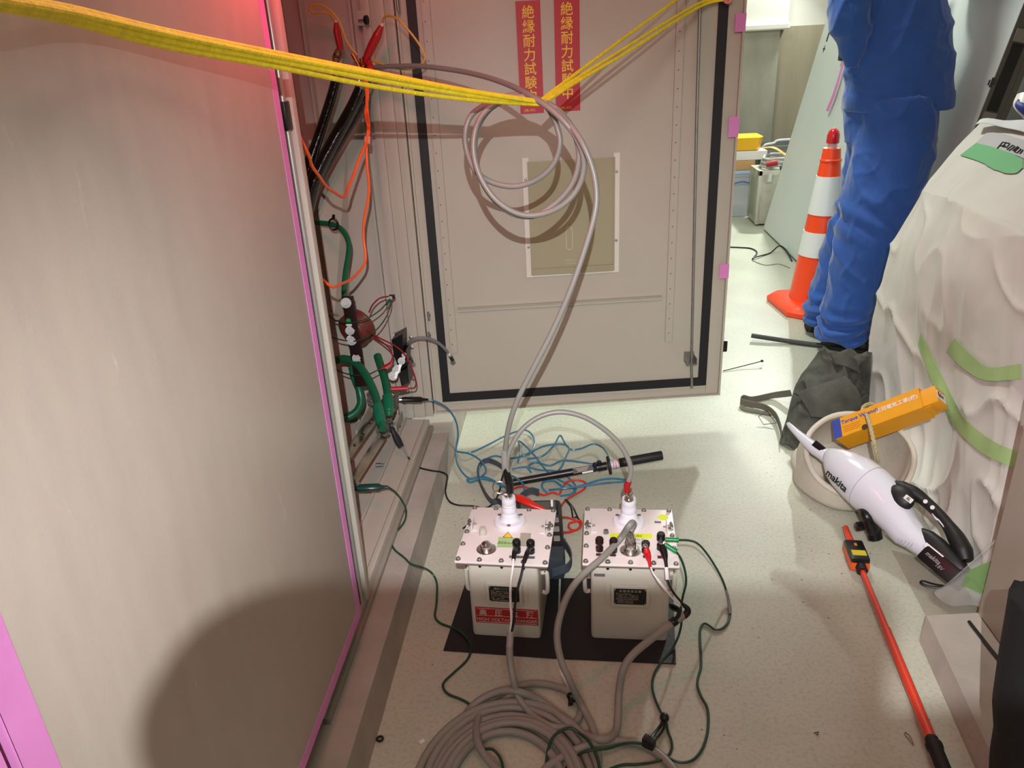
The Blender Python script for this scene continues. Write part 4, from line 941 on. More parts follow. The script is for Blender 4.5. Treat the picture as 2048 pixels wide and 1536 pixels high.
hk.lathe(W(1749, 1068, z=.040), W(1752, 1082, z=.01) - W(1745, 1050, z=.05), [(.0175, -.01), (.0175, .012), (.014, .014), (0, .014)], 20)
hk.obox(W(1722, 1052, z=.05), V((.012, 0, .002)), V((0, .010, 0)), V((0, 0, .008)), .003)
hk.obj('floor_tool_adapter', BLACKP, vac)
st_ = MB(); st_.tube(spl([W(1890, 1172, z=.02), W(1868, 1168, z=.012), W(1846, 1162, z=.008), W(1842, 1166, z=.006), W(1856, 1173, z=.005), W(1886, 1176, z=.01)], 6), .0032, 8, flat=.5); st_.obj('wrist_strap', BLACKW, vac)

# ---------------------------------------------------------------- voltage detector stick
hs_ = thing('voltage_detector', 'orange telescopic voltage detector stick with black sensing head lying on the floor', 'voltage detector', W(1780, 1300, z=0))
ORP = mat('orange_red_pole', '#d8391c', .35, coat=.3)
h0, h1 = W(1724, 1140, z=.024), W(1862, 1476, z=.026); hd_ = (h1 - h0).normalized()
MB().cyl(h0, h0 + (h1 - h0) * .42, .0062, .0072).obj('pole', ORP, hs_)
MB().cyl(h0 + (h1 - h0) * .42, h1, .0088, .0098).obj('pole', ORP, hs_)
g_ = MB(); g_.lathe(h1, hd_, [(.0105, 0), (.0115, .002), (.0115, .006), (.0108, .010), (.0145, .014), (.0145, .022), (.0125, .026), (.0122, .2), (.010, .21)], 20); g_.obj('grip', BLACKR, hs_)
t0 = W(1690, 1052, z=.03); t1_ = W(1703, 1088, z=.03)
MB().lathe(t0, t1_ - t0, [(.002, 0), (.0025, .004), (.0065, .006), (.0090, (t1_ - t0).length)], 20).obj('probe_tip', ORP, hs_)
cH = W(1713, 1108, z=.033); sd_ = hd_.cross(V((0, 0, 1))).normalized()
MB().obox(cH - V((0, 0, .008)), hd_ * .043, sd_ * .0225, V((0, 0, .012)), .007).obj('head_back', mat('orange_case', '#e0561c', .4), hs_)
hb = MB().obox(cH + V((0, 0, .006)), hd_ * .040, sd_ * .0215, V((0, 0, .009)), .006).obj('head_case', BLACKP, hs_)
MB().obox(cH + V((0, 0, .0152)) + hd_ * .016, hd_ * .010, sd_ * .016, V((0, 0, .0006))).obj('yellow_label', mat('yellow_label', '#c9b81e', .5), hb, smooth=0)
MB().obox(cH + V((0, 0, .0152)) - hd_ * .018, hd_ * .005, sd_ * .003, V((0, 0, .0006))).obj('test_button', mat('amber_button', '#d0781e', .4), hb)
MB().cyl(cH + hd_ * .030 + V((0, 0, -.004)), h0 + hd_ * .006, .0125).obj('collar', BLACKR, hs_)
# ---------------------------------------------------------------- background: leaning panel, wall items, cone
PANM = mat('grey_green_panel_paint', '#d3dad6', .45, var=.03, vscale=3)
tl_ = math.tan(math.atan2(.285, 1.34)); PXB = 1.245
def on_panel(px, py, off=0.0):                 # panel face X = PXB + tl*z
    d = ray(px, py); n = V((1, 0, -tl_)).normalized(); q = V((PXB, 0, 0)) - n * off
    return CAM + d * ((q - CAM).dot(n) / d.dot(n))
pnl = thing('leaning_panel', 'large grey steel door panel leaning sideways behind the cone and worker', 'metal panel', (1.4, 4.2, 0))
yF = 5.14; yN = on_panel(1990, 150).y
pu = V((tl_, 0, 1)).normalized(); pn = V((-1, 0, tl_)).normalized()
def pbox(mb, y0, y1, s0, s1, o0, o1, bev=0):
    c = V((PXB, (y0 + y1) / 2, 0)) + pu * ((s0 + s1) / 2) + pn * ((o0 + o1) / 2)
    return mb.obox(c, V((0, abs(y1 - y0) / 2, 0)), pu * (abs(s1 - s0) / 2), pn * (abs(o1 - o0) / 2), bev)
m = MB(); pbox(m, yN - .0005, yN, .012, 2.0, -.075, -.002); m.obj('edge_face', mat('edge_shade_grey', '#5f5e58', .5), pnl, smooth=0); m = MB(); pbox(m, yN, yF, .012, 2.0, -.004, 0); pbox(m, yF - .003, yF, .012, 2.0, -.06, 0); pbox(m, yN, yF, .012, .016, -.06, 0)  # near edge painted darker than the panel, standing for its shade
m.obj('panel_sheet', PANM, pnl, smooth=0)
er = MB(); pbox(er, yN - .002, yN + .03, .012, 2.0, -.095, -.075); er.obj('edge_return', mat('edge_shade_grey', '#5f5e58', .5), pnl, smooth=0)
DG = mat('slot_dark', '#1b1a17', .6)
def slot(px, py, hy, hs2, rot=0): 
    c = on_panel(px, py, .001); m = MB()
    m.obox(c, V((0, hy, 0)), pu * hs2, pn * .0008); m.obj('slot', DG, pnl, smooth=0)
slot(1984, 165, .009, .016); slot(1978, 165, .004, .009); slot(1990, 165, .004, .009); slot(1658, 66, .010, .045); slot(1648, 98, .018, .004); slot(1648, 98, .004, .018)
cut = MB(); c = on_panel(2004, 160); sz = (c - V((PXB, c.y, 0))).dot(pu)
pbox(cut, yN - .0035, yN - .001, sz - .10, sz + .12, -.055, -.018); cut.obj('grip_recess', DG, pnl, smooth=0)
for dz in (-.125, .145):
    q = MB(); pbox(q, yN - .004, yN - .001, sz + dz - .02, sz + dz + .02, -.058, -.012); q.obj('lock_plate', mat('lock_grey', '#8a8982', .5), pnl, smooth=0)
# dark cabinet behind the panel
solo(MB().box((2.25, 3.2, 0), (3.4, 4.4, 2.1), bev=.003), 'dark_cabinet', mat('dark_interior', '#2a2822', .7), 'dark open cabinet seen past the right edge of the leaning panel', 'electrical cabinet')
# pink tape streamer and black clip on the panel
tq = [on_panel(a, b, .02) for a, b in ((1688, 122), (1679, 155), (1668, 190), (1655, 222))]
rs = []
for i, p in enumerate(tq):
    w = .010 + .003 * i; rs.append([p + V((0, -w, 0)), p + V((0, w, 0)), p + V((-.004, w, 0)), p + V((-.004, -w, 0))])
tps = thing('tape_streamer', 'pink tape strip hanging from a black clip beside the worker on the leaning panel', 'tape', tq[3])
MB().rings(rs).obj('tape', PINK, tps)
c = on_panel(1686, 108, .02); MB().obox(c, V((.016, 0, 0)), V((0, .03, 0)), V((0, 0, .034)), .006).obj('clip', BLACKP, tps)

# things stored along the back wall
YC = 5.27
def wx(px, y): return W(px, 300, y=y).x
case = thing('aluminium_case', 'worn aluminium equipment case standing by the back wall under a cable coil', 'case', (1.36, YC + .12, 0))
zt = W(1510, 343, y=YC).z; x0 = W(1511, 440, y=YC).x; x1 = x0 + .36
ALU = mat('dull_aluminium', '#b9b7a8', .5, .35, var=.2, vscale=14)
MB().box((x0, YC, .012), (x1, YC + .28, zt), bev=.006).obj('case_body', ALU, case)
ed = MB()
for x in (x0, x1 - .02): MB().box((x - .002, YC - .003, .010), (x + .022, YC + .02, zt + .002), bev=.002).obj('corner_trim', mat('trim_alu', '#cfccc0', .35, .6), case)
MB().box((x0 - .002, YC - .003, zt - .03), (x1, YC + .02, zt + .004), bev=.002).obj('lid_trim', mat('trim_alu', '#cfccc0', .35, .6), case)
MB().box((x0 + .04, YC - .012, zt - .07), (x0 + .085, YC, zt - .015), bev=.003).obj('latch', CHROME, case)
MB().box((x0 - .006, YC + .06, .06), (x0, YC + .2, zt - .05), bev=.002).obj('side_plate', mat('green_grey', '#8f957c', .5), case)
cc2 = V(((x0 + x1) / 2 + .02, YC + .14, zt)); pts = []
for i in range(6 * 30):
    a = 2 * math.pi * i / 30; rr = .165 - .012 * math.sin(i * .21) - .004 * (i // 30); pts.append(cc2 + V((math.cos(a) * rr, math.sin(a) * rr * .8, .010 + .012 * (i // 30) + .006 * math.sin(a * 2 + i * .1))))
co = thing('cable_coil', 'grey cable coil with red plug lying on the aluminium case', 'cable', cc2)
MB().tube(pts, .0075, 8).obj('cable_jacket', mat('light_grey_cable', '#b5b5b0', .5), co)
q = W(1532, 329, y=YC + .02); MB().cyl(q, q + V((.07, -.01, .012)), .016).obj('red_plug', REDP, co)
q = W(1560, 336, y=YC + .0); MB().cyl(q, q + V((.05, 0, .005)), .014).obj('black_plug', BLACKP, co)
CLR = mat('clear_tub_plastic', '#d3dade', .3, alpha=.5)
def tub(xa, xb, y0, y1, z0, z1, name, label, m, lid=None):
    t = thing(name, label, 'storage box', ((xa + xb) / 2, (y0 + y1) / 2, z0))
    b = MB(); th = .004
    b.box((xa, y0, z0), (xb, y0 + th, z1)); b.box((xa, y1 - th, z0), (xb, y1, z1)); b.box((xa, y0, z0), (xa + th, y1, z1)); b.box((xb - th, y0, z0), (xb, y1, z1)); b.box((xa, y0, z0), (xb, y1, z0 + th))
    b.box((xa - .008, y0 - .008, z1 - .016), (xb + .008, y0, z1)); b.obj('tub', m, t, smooth=0)
    if lid:
        MB().box((xa - .012, y0 - .012, z1), (xb + .012, y1 + .012, z1 + .022), bev=.006).obj('lid', lid, t)
    return t
Y2 = 5.58
xa = wx(1440, Y2); xb = wx(1505, Y2); z1 = W(1490, 348, y=Y2).z
ct = tub(xa, xb, Y2, Y2 + .3, 0.0, z1, 'clear_storage_box', 'clear plastic box with pale blue lid on the floor beside the aluminium case', CLR, mat('pale_blue_lid', '#a9bfe0', .4))
h = MB(); h.tube(spl([V((xb - .14, Y2 - .012, z1 - .13)), V((xb - .12, Y2 - .014, z1 - .07)), V((xb - .06, Y2 - .016, z1 - .05)), V((xb - .01, Y2 - .014, z1 - .06))], 6), .004, 8); h.obj('blue_handle', mat('blue_handle', '#3456b0', .4), ct)
za = z1 + .024; zb_ = W(1490, 321, y=Y2).z
cbx = solo(MB().box((wx(1445, Y2), Y2 + .01, za), (wx(1513, Y2), Y2 + .28, zb_), bev=.002), 'cardboard_box', mat('brown_cardboard', '#c49a68', .8), 'brown cardboard box on the clear plastic box', 'box')
zc_ = W(1490, 303, y=Y2).z
solo(MB().box((wx(1440, Y2), Y2 + .01, zb_ + .001), (wx(1536, Y2), Y2 + .27, zc_), bev=.003), 'white_box', WHITEP, 'flat white box on the brown cardboard box', 'box')
zy = W(1500, 276, y=Y2).z; YEL = mat('yellow_tray_plastic', '#f0b81c', .45)
yt = []
for z, k in ((zc_ + .002, .86), (zc_ + .004, .9), (zy - .01, 1.0), (zy, 1.02)):
    xm = (wx(1440, Y2) + wx(1528, Y2)) / 2; hwx = (wx(1528, Y2) - wx(1440, Y2)) / 2 * k
    yt.append([V((xm + hwx * a_, Y2 + .14 + .13 * b_ * k, z)) for a_, b_ in ((-1, -1), (.78, -1), (1, -.6), (1, 1), (-1, 1))])
solo(MB().rings(yt), 'yellow_tray', YEL, 'yellow plastic tray on top of the white box by the back wall', 'tray', smooth=20)
Y3 = 5.75
t3 = tub(wx(1520, Y3), wx(1640, Y3), Y3, Y3 + .25, .0, W(1540, 292, y=Y3).z, 'clear_carrier', 'tall clear plastic carrier with handle behind the aluminium case', mat('grey_tub', '#8e9290', .4, alpha=.75))
h = MB(); h.tube(spl([V((wx(1524, Y3), Y3 - .01, W(1524, 322, y=Y3).z)), V((wx(1526, Y3), Y3 - .01, W(1526, 292, y=Y3).z)), V((wx(1545, Y3), Y3 - .01, W(1545, 286, y=Y3).z)), V((wx(1556, Y3), Y3 - .01, W(1556, 280, y=Y3).z)), V((wx(1600, Y3), Y3 - .01, W(1600, 278, y=Y3).z))], 4), .012, 8, flat=.7); h.obj('handle', mat('clear_handle', '#c8cccb', .3, alpha=.8), t3)
sb = MB(); sb.tube(spl([W(1528, 296, y=5.52), W(1545, 295, y=5.48), W(1560, 302, y=5.46), W(1580, 318, y=5.44), W(1600, 335, y=5.42)], 6), .022, 8, flat=.25)
solo(sb, 'tan_strap', mat('tan_webbing', '#c79a4a', .7), 'tan webbing strap slanting over the aluminium case to the leaning panel', 'strap')

# traffic cone with beacon
yc = 3.55; cc3 = W(1627, 598, z=0); cc3 = V((1.128, 3.56, 0))
ORC = mat('cone_orange', '#ff4a14', .38, coat=.2); REF = mat('white_reflective_sleeve', '#e6e9e6', .35, bump=.25, bscale=35)
cone = thing('traffic_cone', 'orange traffic cone with white reflective bands and a red beacon on top', 'traffic cone', cc3)
def octa(hw, z, ch=.30):
    o = []
    for sx, sy in ((1, 1), (-1, 1), (-1, -1), (1, -1)):
        a_, b_ = (hw * sx, hw * sy * (1 - ch * 2 * .5)), (hw * sx * (1 - ch), hw * sy)
        o += [a_, b_] if sx * sy > 0 else [b_, a_]
    return [cc3 + V((math.cos(.12) * x - math.sin(.12) * y, math.sin(.12) * x + math.cos(.12) * y, z)) for x, y in o]
MB().rings([octa(.176, .0), octa(.180, .006), octa(.180, .024), octa(.165, .036), octa(.125, .044), octa(.12, .046)]).obj('base', ORC, cone, smooth=30)
zs = [W(1650, q_, y=yc).z for q_ in (297, 320, 352, 427, 461, 508)]
def cr_at(z): return .116 - (z - .045) / (.72 - .045) * (.116 - .036)
def band(z0, z1, m, name, ex=0.0):
    MB().lathe(cc3 + V((0, 0, z0)), (0, 0, 1), [(0, 0), (cr_at(z0) + ex, 0), (cr_at(z1) + ex, z1 - z0), (0, z1 - z0)], 36).obj(name, m, cone)
band(.045, zs[5], ORC, 'cone_body'); band(zs[5], zs[4], REF, 'reflective_band', .003); band(zs[4], zs[3], ORC, 'cone_body'); band(zs[3], zs[2], REF, 'reflective_band', .003); band(zs[2], zs[0], ORC, 'cone_body')
zt_ = zs[0]; MB().lathe(cc3 + V((0, 0, zs[1])), (0, 0, 1), [(cr_at(zs[1]) + .004, -.006), (cr_at(zs[1]) + .005, .0), (cr_at(zs[1]) + .001, .004)], 32).obj('cone_ring', ORC, cone)
be = MB().lathe(cc3 + V((0, 0, zt_)), (0, 0, 1), [(.020, 0), (.019, .022), (.0, .022)], 20).obj('beacon_stem', mat('clear_stem', '#d8cfcd', .3), cone)
MB().lathe(cc3 + V((0, 0, zt_ + .020)), (0, 0, 1), [(.026, 0), (.027, .006), (.026, .034), (.021, .050), (.012, .060), (0, .063)], 24).obj('beacon_lens', mat('red_lens', '#d01820', .15, coat=.6), cone)

# floor cords in the background
cable('floor_cord', [W(1455, 494, z=.004), W(1480, 495, z=.004), W(1502, 497, z=.004), W(1514, 505, z=.004), W(1505, 518, z=.004), W(1512, 514, z=.012), W(1540, 506, z=.005), W(1558, 492, z=.04), W(1572, 500, z=.02), W(1584, 522, z=.004)], .004, BLACKW, 'black cord curling on the floor between the open door and the cone', 'cord')
cable('thin_floor_cord', [W(1505, 521, z=.003), W(1530, 530, z=.003), W(1558, 528, z=.003), W(1580, 536, z=.003)], .002, GREYC, 'thin grey cord on the floor left of the cone', 'wire')
cable('corrugated_hose', [W(1503, 671, z=.022), W(1535, 676, z=.018), W(1575, 682, z=.012), W(1610, 687, z=.010), W(1650, 692, z=.010)], .0098, mat('dark_grey_hose', '#3c3e3d', .5, bump=.6, bscale=300), 'dark grey hose end on the floor beside the worker shoes', 'hose')
ti = MB().tube([W(1446, 742, z=.003), W(1490, 731, z=.010), W(1521, 723, z=.018)], .0018, 8); ti.ell(W(1524, 722, z=.018), V((.006, 0, 0)), V((0, .006, 0)), V((0, 0, .005)), 12, 8)
solo(ti, 'cable_tie', BLACKP, 'black tie with round end sticking out on the floor beside the open door corner', 'cable tie')
# ---------------------------------------------------------------- people
def remesh(mb, name, m, parent, vox, smooth_it=2, disp=None, fac=.5):
    o = mb.obj(name, m, parent, smooth=0)
    md = o.modifiers.new('r', 'REMESH'); md.mode = 'VOXEL'; md.voxel_size = vox
    s_ = o.modifiers.new('s', 'SMOOTH'); s_.iterations = smooth_it; s_.factor = fac
    bpy.context.view_layer.update()
    me = bpy.data.meshes.new_from_object(o.evaluated_get(bpy.context.evaluated_depsgraph_get()))
    o.modifiers.clear(); old = o.data; o.data = me; bpy.data.meshes.remove(old); me.name = name
    if not me.materials: me.materials.append(m)
    if disp:
        off = parent_world(parent); ns = [v.normal.copy() for v in me.vertices]
        for v, n in zip(me.vertices, ns): v.co += n * disp(v.co + off, n)
    me.polygons.foreach_set('use_smooth', [True] * len(me.polygons)); me.update()
    return o
def ring(c, rx, ry, ang=0.0, n=28, tilt=0.0):
    ca, sa = math.cos(ang), math.sin(ang); out = []
    for k in range(n):
        t = 2 * math.pi * k / n; x, y = math.cos(t) * rx, math.sin(t) * ry
        out.append(V(c) + V((x * ca - y * sa, x * sa + y * ca, tilt * x)))
    return out
def skin_body(name, joints, edges, m, parent):
    me = bpy.data.meshes.new(name); off = parent_world(parent); keys = list(joints)
    me.from_pydata([tuple(V(joints[k][0]) - off) for k in keys], [(keys.index(a), keys.index(b)) for a, b in edges], [])
    o = bpy.data.objects.new(name, me); COL.objects.link(o); o.parent = parent
    o.modifiers.new('k', 'SKIN'); sv = me.skin_vertices[0].data
    for i, k in enumerate(keys):
        r = joints[k][1]; sv[i].radius = r if isinstance(r, tuple) else (r, r); sv[i].use_root = (i == 0)
    sb = o.modifiers.new('u', 'SUBSURF'); sb.levels = 1; sb.render_levels = 1
    bpy.context.view_layer.update()
    me2 = bpy.data.meshes.new_from_object(o.evaluated_get(bpy.context.evaluated_depsgraph_get()))
    o.modifiers.clear(); o.data = me2; bpy.data.meshes.remove(me); me2.name = name
    me2.materials.clear(); me2.materials.append(m); me2.polygons.foreach_set('use_smooth', [True] * len(me2.polygons))
    return o
SKINM = mat('skin', '#c99a7c', .55, var=.05, vscale=30)
HAIRM = mat('black_hair', '#15120f', .6, bump=.6, bscale=250, stretch=(1, 1, .2))
def hand_joints(J, E, pre, wrist, d, up, side):
    d, up, side = V(d).normalized(), V(up).normalized(), V(side).normalized(); w = V(wrist)
    J[pre + 'palm'] = (w + d * .05, (.030, .016)); E.append((pre + 'w', pre + 'palm'))
    for i, (sx, ln) in enumerate(((-.027, .068), (-.009, .078), (.009, .074), (.027, .058))):
        a_ = w + d * .085 + side * sx; b_ = a_ + d * ln * .5 + up * .004; c_ = a_ + d * ln * .85 - up * (.022 + .004 * i)
        J[pre + 'f%da' % i] = (a_, .010); J[pre + 'f%db' % i] = (b_, .0088); J[pre + 'f%dc' % i] = (c_, .0075)
        E += [(pre + 'palm', pre + 'f%da' % i), (pre + 'f%da' % i, pre + 'f%db' % i), (pre + 'f%db' % i, pre + 'f%dc' % i)]
    t_ = w + d * .035 - side * .036; J[pre + 'ta'] = (t_, .0115); J[pre + 'tb'] = (t_ + d * .034 - side * .012 - up * .01, .0095)
    E += [(pre + 'palm', pre + 'ta'), (pre + 'ta', pre + 'tb')]
def head(mb, c, fdir, r=.078):
    f = V(fdir).normalized(); s_ = f.cross(V((0, 0, 1))).normalized(); z = V((0, 0, 1)); c = V(c)
    mb.ell(c, f * r * 1.22, s_ * r, z * r * 1.38, 24, 16)
    mb.ell(c + f * r * .30 - z * r * .72, f * r * .80, s_ * r * .72, z * r * .62, 20, 12)
    mb.ell(c + f * r * 1.22 - z * r * .12, f * r * .20, s_ * r * .17, z * r * .30, 12, 8)
    for k in (-1, 1):
        mb.ell(c + s_ * (k * r * 1.02) - z * r * .08, f * r * .22, s_ * r * .10, z * r * .38, 12, 8)
    mb.ell(c + f * r * 1.04 - z * r * .66, f * r * .12, s_ * r * .34, z * r * .08, 12, 6)
    for k in (-1, 1): mb.ell(c + f * r * 1.08 + s_ * (k * r * .40) + z * r * .16, f * r * .08, s_ * r * .2, z * r * .06, 10, 6)
BLUEC = mat('blue_work_cloth', '#1f51a3', .75, var=.10, vscale=7, bump=.35, bscale=8, bdist=.03, stretch=(1.6, 1.6, 1.0), sheen=.3)
SHOE = mat('dark_shoe', '#25231f', .6, bump=.2, bscale=80)
wk = thing('person', 'worker in blue jacket and trousers standing with the back turned beside the cone', 'person', (1.10, 3.08, 0))
def sec(xl, xr, py, y, ratio, ang=0.0, tilt=0.0):
    a_, b_ = W(xl, py, y=y), W(xr, py, y=y); return ring((a_ + b_) / 2, (b_ - a_).length / 2, (b_ - a_).length / 2 * ratio, ang, tilt=tilt)
tr_ = MB()
near = [(1718, 1872, 190, 3.10, .95), (1712, 1872, 240, 3.10, .92), (1706, 1866, 300, 3.08, .9), (1690, 1846, 370, 3.06, .9), (1677, 1826, 430, 3.04, .9), (1667, 1798, 500, 3.02, .92), (1656, 1765, 565, 3.01, .95), (1645, 1744, 620, 3.00, 1.0), (1640, 1735, 650, 3.0, 1.02), (1634, 1737, 664, 2.99, 1.02), (1633, 1736, 676, 2.985, 1.0)]
far = [(1690, 1810, 190, 3.20, 1.0), (1690, 1808, 240, 3.20, 1.0), (1694, 1796, 300, 3.21, 1.0), (1687, 1780, 350, 3.22, 1.0), (1678, 1766, 400, 3.22, 1.0), (1650, 1742, 480, 3.23, 1.0), (1635, 1722, 540, 3.23, 1.0), (1614, 1704, 600, 3.22, 1.0), (1607, 1696, 625, 3.21, 1.05), (1606, 1694, 638, 3.205, 1.0)]
tr_.rings([sec(*q) for q in near][::-1]); tr_.rings([sec(*q) for q in far][::-1])
tr_.rings([sec(1690, 1870, q, 3.14, .75) for q in (130, 180, 225, 262, 285)][::-1])
def fold(p, n):
    s_ = noise.noise(V((p.x * 5 + p.z * 4, p.y * 5 - p.z * 3, p.z * 3)))
    rdg = (1 - abs(s_)) ** 8 * .009 + (1 - abs(noise.noise(V((p.x * 9 - p.z * 8, p.y * 9, p.z * 5 + p.x * 6))))) ** 9 * .005
    kn = math.exp(-((p.z - .10) / .07) ** 2) * .012 * math.sin(p.z * 120 + 5 * noise.noise(p * 5)) + math.exp(-((p.z - .52) / .08) ** 2) * .007 * math.sin((p.z + p.x * .6) * 70)
    return rdg + kn + noise.fractal(p * 5, 1.1, 2, 2) * .004 - .003
remesh(tr_, 'trousers', BLUEC, wk, .008, 5, fold)
jk = MB()
jk.rings([sec(*q) for q in ((1692, 1902, 218, 3.13, .72), (1689, 1904, 196, 3.13, .74), (1692, 1901, 160, 3.14, .76), (1690, 1900, 110, 3.14, .78), (1692, 1900, 60, 3.14, .78), (1690, 1890, 10, 3.14, .78), (1692, 1885, -50, 3.14, .76), (1688, 1884, -120, 3.15, .72), (1692, 1876, -185, 3.15, .66), (1720, 1850, -232, 3.16, .55), (1750, 1824, -262, 3.17, .48))])
sh1 = W(1712, -185, y=3.11); el1 = W(1704, 62, y=3.06); hand1 = W(1800, -60, y=3.44)
jk.tube(spl([sh1, (sh1 + el1) / 2 + V((-.01, 0, 0)), el1, (el1 * .4 + hand1 * .6), hand1], 6), [.075, .072, .068, .064, .058, .05, .042], 20)
el1b = W(1702, 138, y=3.05); jk.tube([el1 + V((0, 0, .01)), (el1 + el1b) / 2, el1b], [.062, .046, .022], 16)
sh2 = W(1862, -178, y=3.19); el2 = W(1905, -50, y=3.24); hand2 = W(1992, -44, y=3.46)
jk.tube(spl([sh2, (sh2 + el2) / 2 + V((.01, 0, 0)), el2, (el2 + hand2) / 2, hand2], 6), [.075, .07, .066, .06, .052, .044], 20)
def jfold(p, n):
    s_ = noise.noise(V((p.x * 4 - p.z * 6, p.y * 4, p.z * 4 + p.x * 5)))
    hem = .006 if p.z < .965 else 0
    return ((1 - abs(s_)) ** 9 * .009 + (1 - abs(noise.noise(V((p.x * 8 + p.z * 9, p.y * 9, p.z * 6 - p.x * 7))))) ** 9 * .005 + noise.fractal(p * 5, 1.1, 2, 2) * .004 - .003) * min(1, max(.15, (p.z - .93) * 8)) + hem * .6
remesh(jk, 'jacket', BLUEC, wk, .008, 5, jfold)
# shoes
def shoe(c, d, name='shoe'):
    d = V(d).normalized(); s_ = d.cross(V((0, 0, 1))); c = V(c); mb = MB(); rs = []
    for t, w_, h in ((-.085, .028, .05), (-.07, .038, .072), (-.03, .040, .082), (.03, .042, .075), (.09, .047, .058), (.14, .044, .048), (.17, .028, .034)):
        q = c + d * t; rs.append([q + s_ * (w_ * math.cos(a)) + V((0, 0, max(0.0, .5 * h + .5 * h * math.sin(a) * 1.0))) for a in [2 * math.pi * k / 18 for k in range(18)]])
    mb.rings(rs); o = mb.obj(name, SHOE, wk, smooth=70)
    so = MB(); so.rings([[c + d * (x * 1.04 + .042) + s_ * (y * 1.0) + V((0, 0, z)) for x, y in [(math.cos(2 * math.pi * k / 24) * .125, math.sin(2 * math.pi * k / 24) * .047) for k in range(24)]] for z in (0, .016)]); so.obj('sole', BLACKR, o)
shoe(W(1684, 700, z=0) + V((.01, .02, 0)), (.75, -.25, 0)); shoe(W(1648, 662, z=0) + V((.01, .02, 0)), (.8, .2, 0))
hc_ = W(1788, -338, y=3.20)
J = {'pel': (W(1780, 190, y=3.14), (.12, .09)), 'sp': (W(1785, 40, y=3.14), (.12, .09)), 'ch': (W(1785, -125, y=3.15), (.11, .075)), 'nk': (W(1788, -245, y=3.17), .055), 'hb': (W(1788, -290, y=3.19), .052),
     'lk': (W(1735, 430, y=3.05), .058), 'la': (W(1686, 668, y=3.0), .042), 'rk': (W(1722, 400, y=3.22), .055), 'ra': (W(1650, 640, y=3.21), .04),
     's1': (sh1 + V((.04, 0, -.02)), .04), 'e1': (el1, .042), 'aw': (hand1, .030), 's2': (sh2 - V((.04, 0, .02)), .04), 'e2': (el2, .042), 'bw': (hand2, .030)}
E_ = [('pel', 'sp'), ('sp', 'ch'), ('ch', 'nk'), ('nk', 'hb'), ('pel', 'lk'), ('lk', 'la'), ('pel', 'rk'), ('rk', 'ra'), ('ch', 's1'), ('s1', 'e1'), ('e1', 'aw'), ('ch', 's2'), ('s2', 'e2'), ('e2', 'bw')]
hand_joints(J, E_, 'a', hand1, (.75, .5, .25), (-.2, 0, .9), (-.5, .8, 0)); hand_joints(J, E_, 'b', hand2, (.3, .9, .2), (0, -.2, .9), (.9, -.3, 0))
bd_ = skin_body('body', J, E_, SKINM, wk)
hm = MB(); hm.add([v.co + parent_world(wk) for v in bd_.data.vertices], [tuple(p.vertices) for p in bd_.data.polygons]); head(hm, hc_, (.75, .6, 0), .088)
bpy.data.objects.remove(bd_); remesh(hm, 'body', SKINM, wk, .009, 2)
hr = MB(); f_ = V((.78, .62, 0)).normalized(); s_ = f_.cross(V((0, 0, 1)))
hr.ell(hc_ - f_ * .022 + V((0, 0, .030)), f_ * .110, s_ * .096, V((0, 0, .112)), 24, 14); hr.obj('hair', HAIRM, wk, smooth=80)
# unseen photographer added to cast the foreground shadow, phone held below a head lamp
ph = thing('person', 'unseen photographer in dark clothes crouching behind the phone with a head lamp', 'person', (0.02, -.42, 0))
DKB = mat('navy_work_cloth', '#1b2230', .8, bump=.2, bscale=200)
hp_ = V((.02, -.27, 1.34))
J = {'pel': ((.02, -.62, .62), (.13, .10)), 'sp': ((.02, -.58, .82), (.12, .09)), 'ch': ((.02, -.48, 1.05), (.14, .09)), 'nk': ((.02, -.38, 1.20), .055), 'hb': ((.02, -.32, 1.26), .05),
     'lk': ((-.16, -.22, .52), .062), 'la': ((-.16, -.50, .08), .044), 'rk': ((.22, -.24, .50), .062), 'ra': ((.22, -.52, .08), .044),
     's1': ((-.17, -.46, 1.09), .05), 'e1': ((-.25, -.36, .82), .042), 'aw': ((-.21, -.16, .70), .03), 's2': ((.21, -.46, 1.09), .05), 'e2': ((.27, -.24, .98), .042), 'bw': ((.165, -.05, 1.15), .03)}
E_ = [('pel', 'sp'), ('sp', 'ch'), ('ch', 'nk'), ('nk', 'hb'), ('pel', 'lk'), ('lk', 'la'), ('pel', 'rk'), ('rk', 'ra'), ('ch', 's1'), ('s1', 'e1'), ('e1', 'aw'), ('ch', 's2'), ('s2', 'e2'), ('e2', 'bw')]
hand_joints(J, E_, 'a', (-.21, -.16, .70), (.1, .8, -.5), (0, .5, .85), (1, 0, 0)); hand_joints(J, E_, 'b', (.165, -.05, 1.15), (-.62, .22, .72), (.6, .2, .6), (.7, 0, .65))
bd_ = skin_body('body', J, E_, SKINM, ph)
hm = MB(); hm.add([v.co + parent_world(ph) for v in bd_.data.vertices], [tuple(p.vertices) for p in bd_.data.polygons]); head(hm, hp_, (0, 1, -.1), .084)
bpy.data.objects.remove(bd_); remesh(hm, 'body', SKINM, ph, .009, 2)
hr = MB(); hr.ell(hp_ + V((0, -.025, .032)), V((0, .105, 0)), V((.092, 0, 0)), V((0, 0, .105)), 24, 14); hr.obj('hair', HAIRM, ph, smooth=80)
j2 = MB(); j2.rings([ring((.02, -.62 + (z - .62) * .33, z), rx, ry) for z, rx, ry in ((.58, .17, .14), (.72, .17, .14), (.9, .18, .13), (1.05, .20, .12), (1.14, .17, .10), (1.19, .08, .07))])
